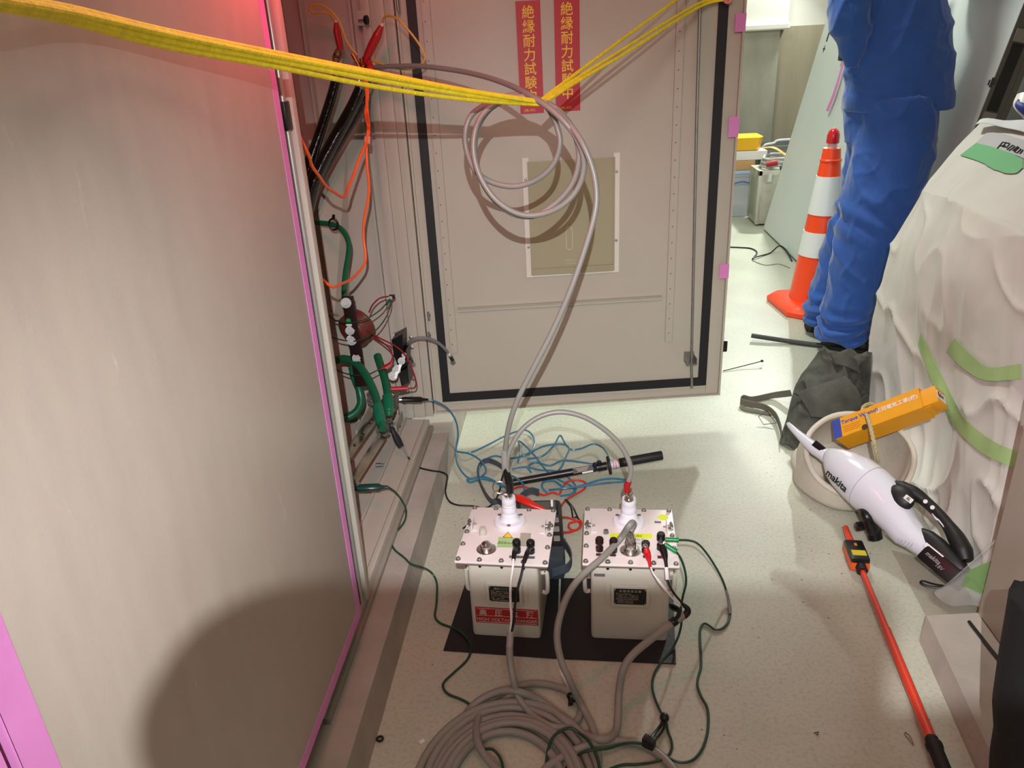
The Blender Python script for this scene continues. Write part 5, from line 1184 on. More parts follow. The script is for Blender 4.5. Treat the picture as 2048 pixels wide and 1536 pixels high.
for k in ('1', '2'): j2.tube(spl([J['s' + k][0], (V(J['s' + k][0]) + V(J['e' + k][0])) / 2, J['e' + k][0], (V(J['e' + k][0]) * .3 + V(J[('a' if k == '1' else 'b') + 'w'][0]) * .7)], 5), [.068, .062, .056, .045], 16)
remesh(j2, 'jacket', DKB, ph, .014, 3)
t2 = MB()
for a_, b_, c_ in (((-.08, -.60, .64), 'lk', 'la'), ((.12, -.60, .64), 'rk', 'ra')): t2.tube(spl([a_, J[b_][0], J[c_][0]], 6), [.11, .09, .085, .075, .07], 18)
t2.ell((.02, -.62, .64), V((.17, 0, 0)), V((0, .14, 0)), V((0, 0, .12)))
remesh(t2, 'trousers', DKB, ph, .014, 3)
for sx in (-.16, .22):
    sh = MB()
    sh.rings([[V((sx + w_ * math.cos(a), -.55 + t, max(0, .5 * h + .5 * h * math.sin(a)))) for a in [2 * math.pi * k / 16 for k in range(16)]] for t, w_, h in ((-.06, .03, .05), (-.03, .04, .08), (.03, .042, .08), (.1, .047, .06), (.17, .042, .045), (.2, .026, .03))]); sh.obj('shoe', SHOE, ph, smooth=70)
hl = MB(); hl.tube([hp_ + V((math.cos(a) * .088, math.sin(a) * .105 - .005, .055)) for a in [2 * math.pi * k / 30 for k in range(30)]], .010, 8, closed=True, flat=.4); hlo = hl.obj('head_lamp_band', BLACKR, ph)
MB().cyl(hp_ + V((0, .085, .055)), hp_ + V((0, .108, .052)), .024).obj('head_lamp', BLACKP, hlo)
solo(MB().prism([V((-.022 + .05 * math.cos(a) * 1, -.008, 1.221 + .05 * math.sin(a))) for a in [math.pi * (.5 + k / 24) for k in range(13)]] + [V((-.068, -.008, 1.195)), V((.079, -.008, 1.195)), V((.079, -.008, 1.271))], (0, -.008, 0)), 'phone', BLACKP, 'unseen black phone held behind the camera position by the photographer', 'phone')  # outline rounded to shape the shadow it casts on the left leaf
# ---------------------------------------------------------------- yellow ropes and the hanging cable coil
def rope(pts, label, r=.0035, k=5):
    return solo(MB().tube(spl(pts, k), r, 10), 'yellow_rope', YROPE, label, 'rope', 'yellow ropes slung across the cabinet opening')
def XY(px, py, t, dx=0.0):                     # straight run from the left leaf to the low point
    a_, b_ = W(0, 8, x=-.385), W(1075, 204, y=1.52); q = a_ + (b_ - a_) * t
    return W(px, py, y=q.y)
hookp = Dpx(1456, -6, .03)
YR = '%s yellow rope run from the left edge down to the hanging grey coil'
lr = [('upper', [(-60, -14, -.04), (140, 17, .12), (330, 62, .28), (560, 108, .5), (760, 147, .7), (930, 180, .87), (1050, 198, .98), (1078, 203, 1.0)], 0),
      ('second', [(-60, -8, -.04), (140, 27, .12), (330, 70, .28), (560, 116, .5), (760, 152, .7), (930, 183, .87), (1050, 201, .98), (1080, 205, 1.0)], .004),
      ('third', [(-60, -2, -.04), (140, 36, .12), (330, 82, .28), (560, 124, .5), (760, 162, .7), (930, 190, .87), (1040, 204, .98), (1076, 208, 1.0)], .002),
      ('lowest', [(-60, 2, -.04), (140, 42, .12), (330, 92, .28), (560, 135, .5), (760, 175, .7), (930, 199, .87), (1040, 207, .98), (1082, 209, 1.0)], 0)]
for nm, ps_, o_ in lr: rope([XY(*q) + V((o_, 0, 0)) for q in ps_], YR % nm)
vtx = W(1078, 204, y=1.52)
def R2(px, py, t): return W(px, py, y=1.52 + (hookp.y - 1.52) * t)
rope([vtx, R2(1130, 164, .16), R2(1240, 82, .52), R2(1345, 5, .85), R2(1395, -32, 1.0)], 'uppermost of three yellow ropes rising from the coil to the open door top', .0038)
rope([vtx + V((.004, 0, -.002)), R2(1135, 169, .16), R2(1250, 96, .5), R2(1395, 8, .96), hookp], 'middle of three yellow ropes rising from the coil to the open door top', .0036)
rope([vtx + V((.008, 0, -.003)), R2(1150, 166, .18), R2(1260, 101, .5), R2(1398, 14, .96), hookp + V((.004, 0, -.004))], 'lowest of three yellow ropes rising from the coil to the open door top', .0036)
hk = MB(); hk.tube([hookp + DU * (math.cos(a) * .011) + V((0, 0, math.sin(a) * .013)) for a in [2 * math.pi * k / 24 for k in range(24)]], .004, 8, closed=True); hk.cyl(hookp - DN * .028 + V((0, 0, .02)), hookp + V((0, 0, .012)), .004)
solo(hk, 'rope_hook', mat('pink_plastic_hook', '#e0858c', .4), 'pink ring hook at the top edge of the open door holding the ropes', 'hook')

coilp = [(752, 134, 2.0), (800, 132, 1.94), (850, 133, 1.88), (930, 144, 1.78), (1000, 163, 1.66), (1062, 192, 1.53), (1115, 230, 1.48), (1152, 275, 1.47), (1168, 325, 1.47), (1158, 372, 1.47), (1128, 408, 1.47), (1085, 428, 1.475), (1038, 428, 1.48), (992, 400, 1.49), (960, 352, 1.50), (947, 300, 1.51), (954, 250, 1.52), (982, 213, 1.535), (1030, 194, 1.55),
         (1075, 200, 1.54), (1118, 222, 1.51), (1148, 265, 1.49), (1158, 315, 1.485), (1146, 365, 1.485), (1112, 406, 1.487), (1066, 432, 1.49), (1018, 424, 1.50), (975, 382, 1.51), (952, 325, 1.53), (953, 265, 1.54), (978, 220, 1.555), (1020, 197, 1.565), (1062, 197, 1.56),
         (1093, 213, 1.545), (1112, 248, 1.535), (1120, 288, 1.53), (1106, 330, 1.53), (1072, 360, 1.535), (1028, 373, 1.54), (982, 364, 1.55), (950, 340, 1.56), (933, 300, 1.575), (931, 262, 1.58), (945, 228, 1.585), (982, 205, 1.58), (1030, 190, 1.575), (1078, 199, 1.56),
         (1120, 228, 1.50), (1158, 275, 1.455), (1183, 330, 1.44), (1193, 385, 1.43), (1188, 435, 1.42), (1166, 510, 1.41), (1138, 588, 1.40), (1104, 665, 1.395), (1066, 738, 1.39), (1036, 798, 1.39), (1018, 852, 1.40), (1010, 905, 1.42), (1010, 930, 1.425)]
gcab = thing('hanging_cable', 'grey cable from the red clips coiled over the yellow ropes and down to left insulator', 'cable', W(1050, 330, y=1.5))
MB().tube(spl([W(a, b, y=c) for a, b, c in coilp], 7), .0056, 12).obj('cable_jacket', mat('shiny_grey_cable', '#86857e', .38), gcab)
MB().tube(spl([W(1009, 900, y=1.418), W(1009, 922, y=1.424), W(1010, 940, y=1.43)], 4), [.0066, .007, .007], 12).obj('clear_sleeve', mat('clear_sleeve', '#b9b3a8', .3, alpha=.6), gcab)
bb = boot(MB(), [W(1010, 922, y=1.428), W(1012, 940, y=1.43), W(1018, 962, y=1.432), W(1020, 983, y=1.434)], [.006, .0095, .0125, .0105], 14, .75).obj('black_clip_boot', BLACKP, gcab)
jaws(bb, W(1019, 996, y=1.437), W(1020, 980, y=1.434), .008)
arch = thing('arched_cable', 'grey cable arching in the air between the two porcelain insulators', 'cable', W(1130, 830, y=1.46))
ap = [W(1014, 945, y=1.428), W(1015, 915, y=1.425), W(1025, 888, y=1.43), W(1045, 858, y=1.44), W(1078, 834, y=1.45), W(1120, 824, y=1.455), W(1165, 833, y=1.455), W(1205, 856, y=1.45), W(1236, 885, y=1.445), W(1255, 915, y=1.44), W(1262, 942, y=1.438), W(1256, 966, y=1.437)]
MB().tube(spl(ap, 7), .0054, 12).obj('cable_jacket', mat('shiny_grey_cable', '#86857e'), arch)
MB().tube([W(1257.5, 962, y=1.437), W(1254, 972, y=1.437), W(1254, 984, y=1.437)], [.0072, .0072, .0060], 14).obj('red_sleeve', REDP, arch)
wg = MB(); q = W(1258, 990, y=1.437)
wg.tube(spl([W(1254, 984, y=1.437), W(1256, 990, y=1.437), q], 3), .004, 8); wg.tube(spl([q, W(1262, 984, y=1.435), W(1264, 976, y=1.434)], 4), [.003, .0045, .002], 8, flat=.5); wg.lathe(q - V((0, 0, .012)), (0, 0, 1), [(.010, 0), (.010, .003), (.006, .0035), (.006, .010), (0, .011)], 16)
wg.obj('wing_terminal', CHROME, arch)
ky = MB(); kc_ = W(999, 975, y=1.46)
ky.tube([kc_ + V((math.cos(a) * .015, 0, math.sin(a) * .015)) for a in [2 * math.pi * k / 24 for k in range(24)]], .0014, 6, closed=True); ky.tube(spl([W(998, 992, y=1.45), W(1006, 988, y=1.44), W(1014, 990, y=1.437)], 4), .002, 6)
solo(ky, 'key_ring', CHROME, 'small steel ring hanging by the left insulator terminal', 'ring')

# ---------------------------------------------------------------- orange wires and yellow leads in the cabinet
def fly(name, pts, r, m, label, cat='wire', k=7, n=8, group=None): return solo(MB().tube(spl([W(a, b, y=c) for a, b, c in pts], k), r, n), name, m, label, cat, group)
ow = thing('orange_wires', 'pair of orange wires hanging from the red clips in the cabinet opening', 'wire', W(730, 300, y=1.9))
for pts in ([(728, 150, 1.97), (733, 185, 1.95), (734, 215, 1.93), (738, 250, 1.92), (735, 280, 1.91), (722, 310, 1.88), (709, 345, 1.85), (697, 375, 1.80), (692, 389, 1.76), (684, 394, 1.72), (668, 384, 1.65), (653, 373, 1.60), (638, 352, 1.54), (624, 332, 1.50), (618, 312, 1.47), (603, 282, 1.44), (590, 252, 1.44), (572, 222, 1.46), (545, 190, 1.5)],
            [(732, 150, 1.97), (736, 190, 1.95), (731, 225, 1.93), (736, 256, 1.92), (733, 285, 1.91), (734, 330, 1.90), (738, 370, 1.90), (736, 400, 1.90), (728, 440, 1.90), (727, 475, 1.90), (731, 510, 1.89), (728, 530, 1.87), (714, 548, 1.82), (700, 560, 1.76), (682, 568, 1.68), (668, 574, 1.62), (655, 568, 1.6), (642, 556, 1.58), (630, 543, 1.56), (605, 520, 1.56)]):
    MB().tube(spl([W(a, b, y=c) for a, b, c in pts], 7), .0034, 8).obj('wire', ORANGE, ow)
for dx in (-3, 3):
    MB().tube([W(735 + dx, 274, y=1.915), W(734 + dx, 288, y=1.908)], .0045, 10).obj('splice_sleeve', mat('clear_orange_sleeve', '#c98a70', .3), ow)
YLW = mat('thin_yellow_lead', '#c9a23a', .4)
def redclip(label, boot_p, jaw_a, jaw_b, rs, name='test_clip'):
    t = thing(name, label, 'clip', W(*jaw_b)); 
    o = MB().tube(spl([W(*q) for q in boot_p], 6), rs, 14, flat=.7).obj('boot', REDP, t)
    j = MB(); a_, b_ = W(*jaw_a), W(*jaw_b)
    for k in (-1, 1): j.tube(spl([a_ + V((k * .004, 0, 0)), (a_ + b_) / 2 + V((k * .009, 0, 0)), b_ + V((k * .003, 0, 0))], 4), [.006, .0055, .003], 8, flat=.6)
    j.lathe((a_ + b_) / 2 - V((0, .012, 0)), (0, 1, 0), [(.004, 0), (.004, .024)], 10); j.obj('copper_jaws', COPPER, t)
    MB().tube(spl([W(*q) for q in boot_p][:1] + [W(boot_p[0][0] + (boot_p[0][0] - boot_p[1][0]) * .3, boot_p[0][1] + (boot_p[0][1] - boot_p[1][1]) * .3, y=boot_p[0][2] if len(boot_p[0]) > 2 else 2)], 2), .0035, 8).obj('white_tail', WHITEP, t)
    return t
_W = W
def W(px, py, y_=None, z=None, y=None, x=None):
    return _W(px, py, z=z, y=(y if y is not None else y_), x=x)
redclip('red booted copper clip gripping the rear black cable termination', [(672, 45, 2.02), (674, 62, 2.02), (678, 82, 2.02), (681, 100, 2.02)], (678, 98, 2.02), (671, 128, 2.02), [.006, .013, .0125, .010])
redclip('large red booted copper clip gripping the front black cable termination', [(763, 52, 1.99), (755, 70, 1.99), (744, 92, 1.99), (733, 118, 1.99), (736, 128, 1.99)], (733, 112, 1.99), (722, 142, 1.99), [.008, .0145, .015, .0125, .009])
fly('yellow_lead', [(668, 42, 2.02), (660, 28, 2.01), (645, 24, 2.0), (628, 26, 2.0), (619, 18, 2.0), (626, 10, 2.0), (645, 11, 2.0), (664, 24, 2.0), (678, 42, 2.0), (686, 62, 2.0), (692, 80, 2.0), (704, 98, 2.0), (715, 110, 2.0)], .0028, YLW, 'thin yellow lead looping from the rear red clip to the copper jaws')
fly('yellow_lead', [(765, 45, 1.99), (770, 34, 1.98), (782, 32, 1.97), (800, 42, 1.96), (820, 64, 1.96), (838, 88, 1.96), (849, 108, 1.96), (848, 122, 1.96), (835, 133, 1.96), (815, 138, 1.97), (790, 136, 1.97), (765, 128, 1.98), (745, 121, 1.99)], .0028, YLW, 'thin yellow lead arching from the front red clip back to the copper jaws')
cl_ = thing('copper_clamp', 'bare copper clamp with red flaps on the front black cable end', 'clamp', W(725, 150, 1.99))
for q0, q1 in (((705, 108), (722, 140)), ((722, 116), (726, 145)), ((740, 118), (730, 150))):
    MB().tube([W(*q0, 1.985), W(*q1, 1.985)], [.005, .0035], 8).obj('jaw', COPPER, cl_)
MB().tube(spl([W(738, 120, 1.98), W(742, 135, 1.97), W(752, 145, 1.97)], 4), [.004, .010, .004], 10, flat=.3).obj('red_flap', REDP, cl_)
MB().tube([W(718, 160, 1.985), W(722, 172, 1.985)], [.008, .009], 12).obj('steel_lug', CHROME, cl_)
# black high voltage cable ends
TAPEB = mat('glossy_black_tape', '#0b0b0c', .14, coat=.6, bump=.7, bscale=28, stretch=(.3, .3, 6))
def hvcable(pts, rs, label):
    t = thing('power_cable', label, 'cable', W(*pts[-1])); P = spl([W(*q) for q in pts], 6)
    MB().tube(P, rs, 18).obj('taped_termination', TAPEB, t)
    a_, b_ = P[0], P[4]; d = (a_ - b_).normalized(); MB().cyl(a_ - d * .01, a_ + d * .045, .009, .007).obj('terminal_lug', ZINC, t)
hvcable([(674, 152, 2.03), (664, 190, 2.03), (650, 235, 2.03), (636, 278, 2.02), (625, 310, 2.01), (612, 350, 2.0), (600, 390, 1.99), (590, 440, 1.98)], [.012, .0125, .013, .0135, .017, .02, .02], 'rear black taped power cable slanting down into the cabinet')
hvcable([(722, 176, 2.0), (706, 212, 2.0), (684, 252, 2.0), (662, 292, 1.99), (642, 330, 1.98), (625, 368, 1.97), (612, 410, 1.96), (600, 470, 1.95)], [.0145, .0155, .016, .0165, .018, .022, .022], 'front black taped power cable slanting down into the cabinet')
hvcable([(735, 184, 2.06), (722, 212, 2.06), (700, 250, 2.05), (676, 290, 2.04), (650, 335, 2.03), (628, 380, 2.02), (612, 430, 2.0), (600, 480, 2.0)], [.011, .012, .0125, .013, .014, .016, .016], 'thin black taped power cable half hidden behind the front one')
# mounting plate in the cabinet with its cable clip
pl = thing('mounting_plate', 'grey slanted steel plate fixed inside the cabinet behind the power cables', 'steel plate', W(660, 590, 2.12))
a_, b_, c_, d_ = W(637, 426, 2.08), W(662, 365, 2.14), W(700, 330, 2.2), W(700, 640, 2.2)
MB().prism([W(637, 426, 2.10), W(692, 300, 2.19), W(700, 640, 2.19), W(668, 640, 2.10)], (0, .003, 0)).obj('plate', STEEL_IN, pl, smooth=0)
MB().prism([W(637, 426, 2.10), W(668, 640, 2.10), W(672, 640, 2.13), W(641, 424, 2.13)], (-.002, 0, 0)).obj('plate_flange', STEEL_IN, pl, smooth=0)
fly('green_cable', [(600, 442, 2.06), (640, 446, 2.05), (664, 449, 2.04), (680, 456, 2.03), (692, 470, 2.02), (698, 490, 2.01), (696, 515, 2.0), (691, 545, 1.99), (688, 580, 1.98), (689, 596, 1.97)], .0072, GREENB, 'medium green earth cable curving down to the dark busbar', 'cable')
cp = MB(); q = W(668, 448, 2.03); cp.tube([q + V((math.cos(a) * .012, -.004, math.sin(a) * .015)) for a in [2 * math.pi * k / 18 for k in range(18)]], .003, 6, closed=True); cp.cyl(q + V((0, 0, .015)), q + V((.004, -.004, .024)), .004, n=10)
solo(cp, 'cable_clip', BLACKP, 'black plastic clip around the green earth cable on the plate', 'clip')
# dark busbar with bolts, brown current transformer ring behind
bb = thing('busbar', 'dark copper busbar with shiny bolts standing before the brown ring', 'busbar', W(720, 770, 1.95))
BUSM = mat('dark_tarnished_copper', '#4a3236', .3, .75)
q0, q1 = W(695, 592, 1.965), W(722, 772, 1.955); bd = (q1 - q0)
MB().obox((q0 + q1) / 2, V((.0165, 0, 0)), V((0, .003, 0)), bd / 2, .001).obj('bar', BUSM, bb)
def hexbolt(p, axis, r, parent, name='bolt', m=None):
    b = MB(); axis = V(axis).normalized(); u, w = frame(axis)
    b.lathe(p, axis, [(r * 1.35, 0), (r * 1.35, r * .25), (r * .9, r * .26)], 16)
    b.rings([[V(p) + axis * h + (u * math.cos(2 * math.pi * k / 6) + w * math.sin(2 * math.pi * k / 6)) * r for k in range(6)] for h in (r * .26, r * 1.1)]); b.cyl(V(p) + axis * r * 1.1, V(p) + axis * r * 2.2, r * .55, n=12)
    return b.obj(name, m or mat('bolt_steel', '#807e79', .48, .55, var=.15, vscale=80), parent, smooth=30)
for (px, py, r) in ((692, 606, .0105), (700, 661, .0095), (703, 680, .011), (714, 716, .010)): hexbolt(W(px, py, 1.957), (.3, -1, .3), r, bb)
MB().obox(W(698, 650, 1.957), V((.008, 0, 0)), V((0, .0006, 0)), V((0, 0, .0028))).obj('white_tag', WHITEP, bb, smooth=0)
g_ = MB(); g_.lathe(W(697, 641, 1.957), (0, -1, 0), [(.0065, 0), (.0065, .0012), (0, .0012)], 18); g_.obj('green_disc', mat('green_disc', '#1f9a48', .4), bb)
zc = thing('ring_transformer', 'brown ribbed ring current transformer mounted in the cabinet behind the busbar', 'current transformer', W(712, 700, 2.1))
ZM = mat('brown_moulded_resin', '#6e3328', .35, coat=.2)
czc = W(713, 655, 2.06); zax = V((-.60, -1, -.42)).normalized()
zl = [(.020, -.030), (.040, -.030), (.0475, -.026), (.0500, -.020)]
for k in range(5): zl += [(.0500, -.018 + k * .007), (.0482, -.0155 + k * .007), (.0500, -.013 + k * .007)]
zl += [(.0495, .020), (.046, .025), (.038, .028), (.022, .028), (.020, .024), (.020, -.030)]
MB().lathe(czc, zax, zl, 44).obj('ring_body', ZM, zc)
ft = MB(); ft.obox(czc + V((.0, .045, -.03)), V((.03, 0, 0)), V((0, .02, 0)), V((0, 0, .02)), .004); ft.obj('mount_foot', ZM, zc)
for q in ((676, 628), (672, 664)):
    MB().cyl(W(q[0], q[1], 2.04), W(q[0] - 30, q[1] - 2, 2.04), .0018, n=8).obj('mount_stud', ZINC, zc)
# thick green earth cables
def green(pts, r, label, sleeve=None):
    t = thing('green_earth_cable', label, 'cable', W(*pts[0]), 'thick green earth cables in the cabinet'); P = spl([W(*q) for q in pts], 7)
    MB().tube(P, r, 14).obj('jacket', GREENB, t)
    if sleeve: MB().tube([W(*q) for q in sleeve], [r * 1.25, r * 1.36, r * 1.36, r * 1.30, r * 1.1, r * .5], 16).obj('end_sleeve', mat('green_sleeve', '#12694a', .3), t)
    return t
green([(640, 735, 2.02), (668, 722, 2.0), (692, 718, 1.98), (716, 730, 1.95), (734, 755, 1.91), (747, 782, 1.87), (756, 810, 1.82), (763, 845, 1.76), (766, 858, 1.74)], .0112, 'thick green earth cable arching over to the front ground bar bolt', [(755, 812, 1.815), (758, 828, 1.79), (762, 846, 1.76), (765, 858, 1.74)])
green([(755, 712, 2.06), (760, 728, 2.03), (768, 752, 1.99), (774, 778, 1.95), (777, 805, 1.91), (778, 826, 1.88)], .0118, 'thick upright green earth cable with rounded top ending on the rear ground bar', [(775, 792, 1.93), (777, 806, 1.91), (778, 822, 1.885), (778, 832, 1.875)])
green([(704, 735, 2.02), (712, 758, 2.0), (720, 785, 1.98), (722, 805, 1.97), (714, 822, 1.96), (698, 833, 1.95), (676, 838, 1.94), (650, 838, 1.93)], .0115, 'thick green earth cable curling down and back left inside the cabinet', [(707, 742, 2.012), (711, 752, 2.005), (716, 768, 1.99), (719, 780, 1.985)])
# thin green and red instrument wires
fly('thin_green_wire', [(630, 600, 2.0), (650, 625, 1.99), (675, 642, 1.97), (702, 645, 1.95), (732, 638, 1.95), (758, 622, 1.97), (772, 608, 2.0), (780, 598, 2.02)], .0018, GREENW, 'upper thin green wire looping across the busbar')
fly('thin_green_wire', [(636, 652, 2.0), (660, 672, 1.98), (690, 681, 1.95), (720, 680, 1.94), (750, 662, 1.95), (770, 638, 1.98), (780, 615, 2.0), (782, 600, 2.02)], .0018, GREENW, 'lower thin green wire looping across the busbar')
fly('thin_green_wire', [(658, 728, 1.99), (678, 742, 1.97), (705, 750, 1.94), (735, 749, 1.93), (752, 742, 1.93), (762, 737, 1.94)], .0018, GREENW, 'thin green wire below the busbar running to the red clip')
gb = MB(); gb.tube([W(774, 610, 2.0), W(780, 600, 2.02)], [.0022, .0036], 8); solo(gb, 'wire_sleeve', GREENB, 'small green sleeve on a wire end at the side panel screw', 'wire sleeve')
lug = thing('screw_terminal', 'small dark screw terminal on the side panel joining red and green wires', 'terminal', W(783, 594, 2.04))
MB().obox(W(784, 593, 2.04), V((.008, 0, 0)), V((0, .006, 0)), V((0, 0, .005)), .002).obj('ring_lug', BLACKP, lug); hexbolt(W(781, 596, 2.03), (.2, -1, .2), .004, lug)
fly('red_wire', [(738, 625, 2.02), (745, 610, 2.02), (757, 598, 2.02), (768, 594, 2.03), (779, 593, 2.035)], .0022, mat('deep_red_wire', '#86181f', .4), 'short red wire from the brown ring up to the screw terminal')
fly('red_wire', [(734, 662, 2.02), (755, 674, 2.0), (790, 692, 1.98), (812, 712, 1.97), (823, 735, 1.96), (831, 758, 1.95), (832, 770, 1.95), (828, 776, 1.95), (816, 777, 1.94)], .0022, mat('deep_red_wire', '#86181f'), 'red wire running from the brown ring down the hinge post')
fly('red_wire', [(740, 668, 2.02), (764, 684, 2.0), (780, 698, 1.98), (785, 712, 1.97), (783, 722, 1.96)], .0022, mat('deep_red_wire', '#86181f'), 'red wire from the brown ring to the small red clip')
rcl = thing('small_red_clip', 'small red booted clip biting a green wire beside the upright green cable', 'clip', W(768, 735, 1.94))
MB().tube(spl([W(785, 720, 1.955), W(779, 729, 1.95), W(770, 734, 1.945), W(762, 737, 1.94)], 5), [.003, .008, .0085, .004], 12, flat=.6).obj('boot', REDP, rcl)
MB().tube([W(764, 736, 1.94), W(757, 740, 1.94)], [.004, .002], 8).obj('jaws', CHROME, rcl)
rs2 = MB(); rs2.tube([W(782, 778, 1.93), W(800, 777, 1.935), W(817, 776, 1.94)], .0062, 10); solo(rs2, 'red_sleeve', REDP, 'dark red sleeve lying level above the ground bar bolts', 'wire sleeve')
# black terminal support and ground bars
ts = thing('terminal_support', 'black moulded terminal support with silver bolts beside the hinge post', 'terminal block', W(805, 760, 2.05))
for pts in ([(783, 680), (805, 668), (806, 705), (788, 715)], [(790, 715), (812, 700), (814, 735), (800, 745)], [(796, 745), (815, 730), (818, 765), (803, 772)]):
    MB().prism([W(a, b, 2.03) for a, b in pts], (0, .06, 0)).obj('insulating_fin', BLACKP, ts, smooth=0)
MB().prism([W(785, 668, 2.06), W(789, 668, 2.06), W(789, 710, 2.06), W(785, 708, 2.06)], (0, .02, 0)).obj('white_edge_plate', STEEL_IN, ts, smooth=0)
for (px, py, r) in ((803, 722, .008), (793, 740, .009), (786, 752, .010), (795, 735, .006), (808, 710, .005)): hexbolt(W(px, py, 2.02), (.3, -1, .5), r, ts)
sb_ = MB(); sb_.prism([W(786, 755, 2.0), W(806, 712, 2.03), W(811, 714, 2.03), W(792, 758, 2.0)], (0, .004, 0)); sb_.obj('link_strip', ZINC, ts, smooth=0)
NIC = mat('nickel_bar', '#b5b0a6', .2, 1.0, var=.15, vscale=25)
def gbar(pa, pb, label, hw=.0125, ht=.003):
    t = thing('ground_bar', label, 'busbar', pb, 'nickel plated ground bars'); d = pb - pa
    MB().obox((pa + pb) / 2, d / 2, V((.8, 0, -.6)) * hw, V((.6, 0, .8)) * ht, .001).obj('bar', NIC, t)
    return t
ga = gbar(W(776, 796, z=.245), W(684, 925, z=.235), 'rear nickel plated ground bar running along the cabinet floor')
gb2 = gbar(W(764, 872, z=.215), W(700, 972, z=.205), 'front nickel plated ground bar ending at the thick green cable lug')
for k in range(7):
    t_ = k / 6; hexbolt(W(788 + 4 * math.sin(k) - 10 * t_, 792 + 62 * t_, z=.235 - .01 * t_), (.8, -.3, .5), .0068, ga)
hexbolt(W(743, 802, z=.25), (.3, -.5, .8), .011, ga); hexbolt(W(741, 790, z=.26), (.2, -.4, .9), .009, ga)
for (px, py, r) in ((760, 862, .010), (766, 868, .008), (773, 866, .0055)): hexbolt(W(px, py, z=.215), (.7, -.6, .4), r, gb2)
for (px, py, r) in ((704, 966, .0095), (712, 968, .006)): hexbolt(W(px, py, z=.205), (.7, -.5, .5), r, gb2)
for (px, py, r) in ((700, 922, .006), (694, 935, .006)): hexbolt(W(px, py, z=.23), (.5, -.5, .7), r, ga)
for k in range(5):
    t_ = (k + .6) / 6; s_ = MB(); pA, pB = W(776, 796, z=.245), W(684, 925, z=.235); s_.lathe(pA + (pB - pA) * t_ + V((.004, 0, .004)), (.6, 0, .8), [(.0042, 0), (.0042, .003), (0, .0036)], 10); s_.obj('screw', CHROME, ga)
br_ = MB(); br_.obox(W(700, 990, z=.19), V((.004, 0, 0)), V((0, .022, 0)), V((0, 0, .06)), .001); br_.obj('support_leg', NIC, gb2)
hv = MB(); hv.tube([W(788, 786, z=.26), W(800, 780, z=.265), W(815, 779, z=.27)], .007, 10); hv.lathe(W(784, 790, z=.25), (.3, -1, .4), [(.008, -.004), (.008, .02), (.004, .022)], 14); hv.obj('large_stud', CHROME, ga)
# flexible bond between post and door
bond = thing('bonding_wire', 'grey flexible bonding wire arching from the hinge post to the open door', 'wire', W(826, 728, 2.17))
bp_ = [(826, 727, 2.17), (821, 716, 2.15), (815, 700, 2.11), (818, 685, 2.08), (832, 677, 2.07), (850, 676, 2.08), (870, 682, 2.11), (886, 694, 2.14), (898, 708, 2.17), (906, 723, 2.195)]
MB().tube(spl([W(*q) for q in bp_], 6), .0048, 10).obj('braid', mat('clear_grey_braid', '#77797a', .35, coat=.3), bond)
for a_, b_, m_, r in (((823, 722, 2.16), (820, 714, 2.148), BLACKP, .0056), ((819, 712, 2.143), (817, 706, 2.125), WHITEP, .0052), ((899, 710, 2.172), (896, 705, 2.165), WHITEP, .0052), ((905, 720, 2.19), (901, 713, 2.178), BLACKP, .0056)):
    MB().tube([W(*a_), W(*b_)], r, 10).obj('end_sleeve', m_, bond)
hexbolt(W(826, 729, 2.166), (.4, -1, .2), .006, bond); hexbolt(Dpx(906, 725, .002), DN, .006, bond)

# ---------------------------------------------------------------- clips and leads on the ground bars and the floor
def biclip(label, p_jaw, p_tail, r, m, name='insulated_clip'):
    t = thing(name, label, 'clip', p_jaw); a_, b_ = V(p_jaw), V(p_tail); d = b_ - a_
    MB().tube([a_, a_ + d * .12, a_ + d * .30, a_ + d * .34, a_ + d * .72, a_ + d * .82, a_ + d], [r * .7, r, r, r * 1.05, r * 1.05, r * .55, r * .4], 16, flat=.75).obj('boot', m, t)
    MB().tube([a_ + d * .05, a_ - d * .10], [r * .7, r * .4], 10, flat=.6).obj('jaws', CHROME, t); return t
biclip('black insulated clip on the ground bar end with a clear blue wire', W(803, 799, z=.25), W(856, 799, z=.235), .0105, BLACKP)
biclip('dark green insulated clip at the near end of the front ground bar', W(708, 976, z=.195), W(776, 974, z=.19), .0115, mat('dark_green_clip', '#0f3a34', .3))
bc_ = thing('black_boot_clip', 'black rubber booted clip hanging on the front ground bar over the base channel', 'clip', W(800, 880, z=.18))
MB().tube(spl([W(779, 847, z=.235), W(787, 864, z=.215), W(795, 880, z=.19), W(802, 893, z=.17)], 5), [.004, .008, .0115, .0095], 12, flat=.8).obj('boot', BLACKR, bc_)
MB().tube([W(802, 889, z=.172), W(808, 900, z=.155), W(816, 914, z=.14)], [.004, .0065, .003], 10, flat=.5).obj('tail_grip', mat('grey_rubber', '#7f7876'), bc_)
def floorwire(name, pts, r, m, label, group=None, z=None, cat='wire'):
    return solo(MB().tube(spl([_W(p[0], p[1], z=(p[2] if len(p) > 2 else (z if z else r + .001))) for p in pts], 7), r, 8), name, m, label, cat, group)
floorwire('black_lead', [(816, 914, .14), (825, 926, .10), (838, 935, .09), (862, 941, .088), (882, 944, .088), (894, 951, .082), (893, 965, .04), (891, 985, .006), (898, 1002), (915, 1010), (945, 1012), (968, 1016), (985, 1008), (998, 985), (1003, 960), (1008, 945, .03)], .0026, BLACKW, 'black lead from the booted clip over the plinth to the left box')
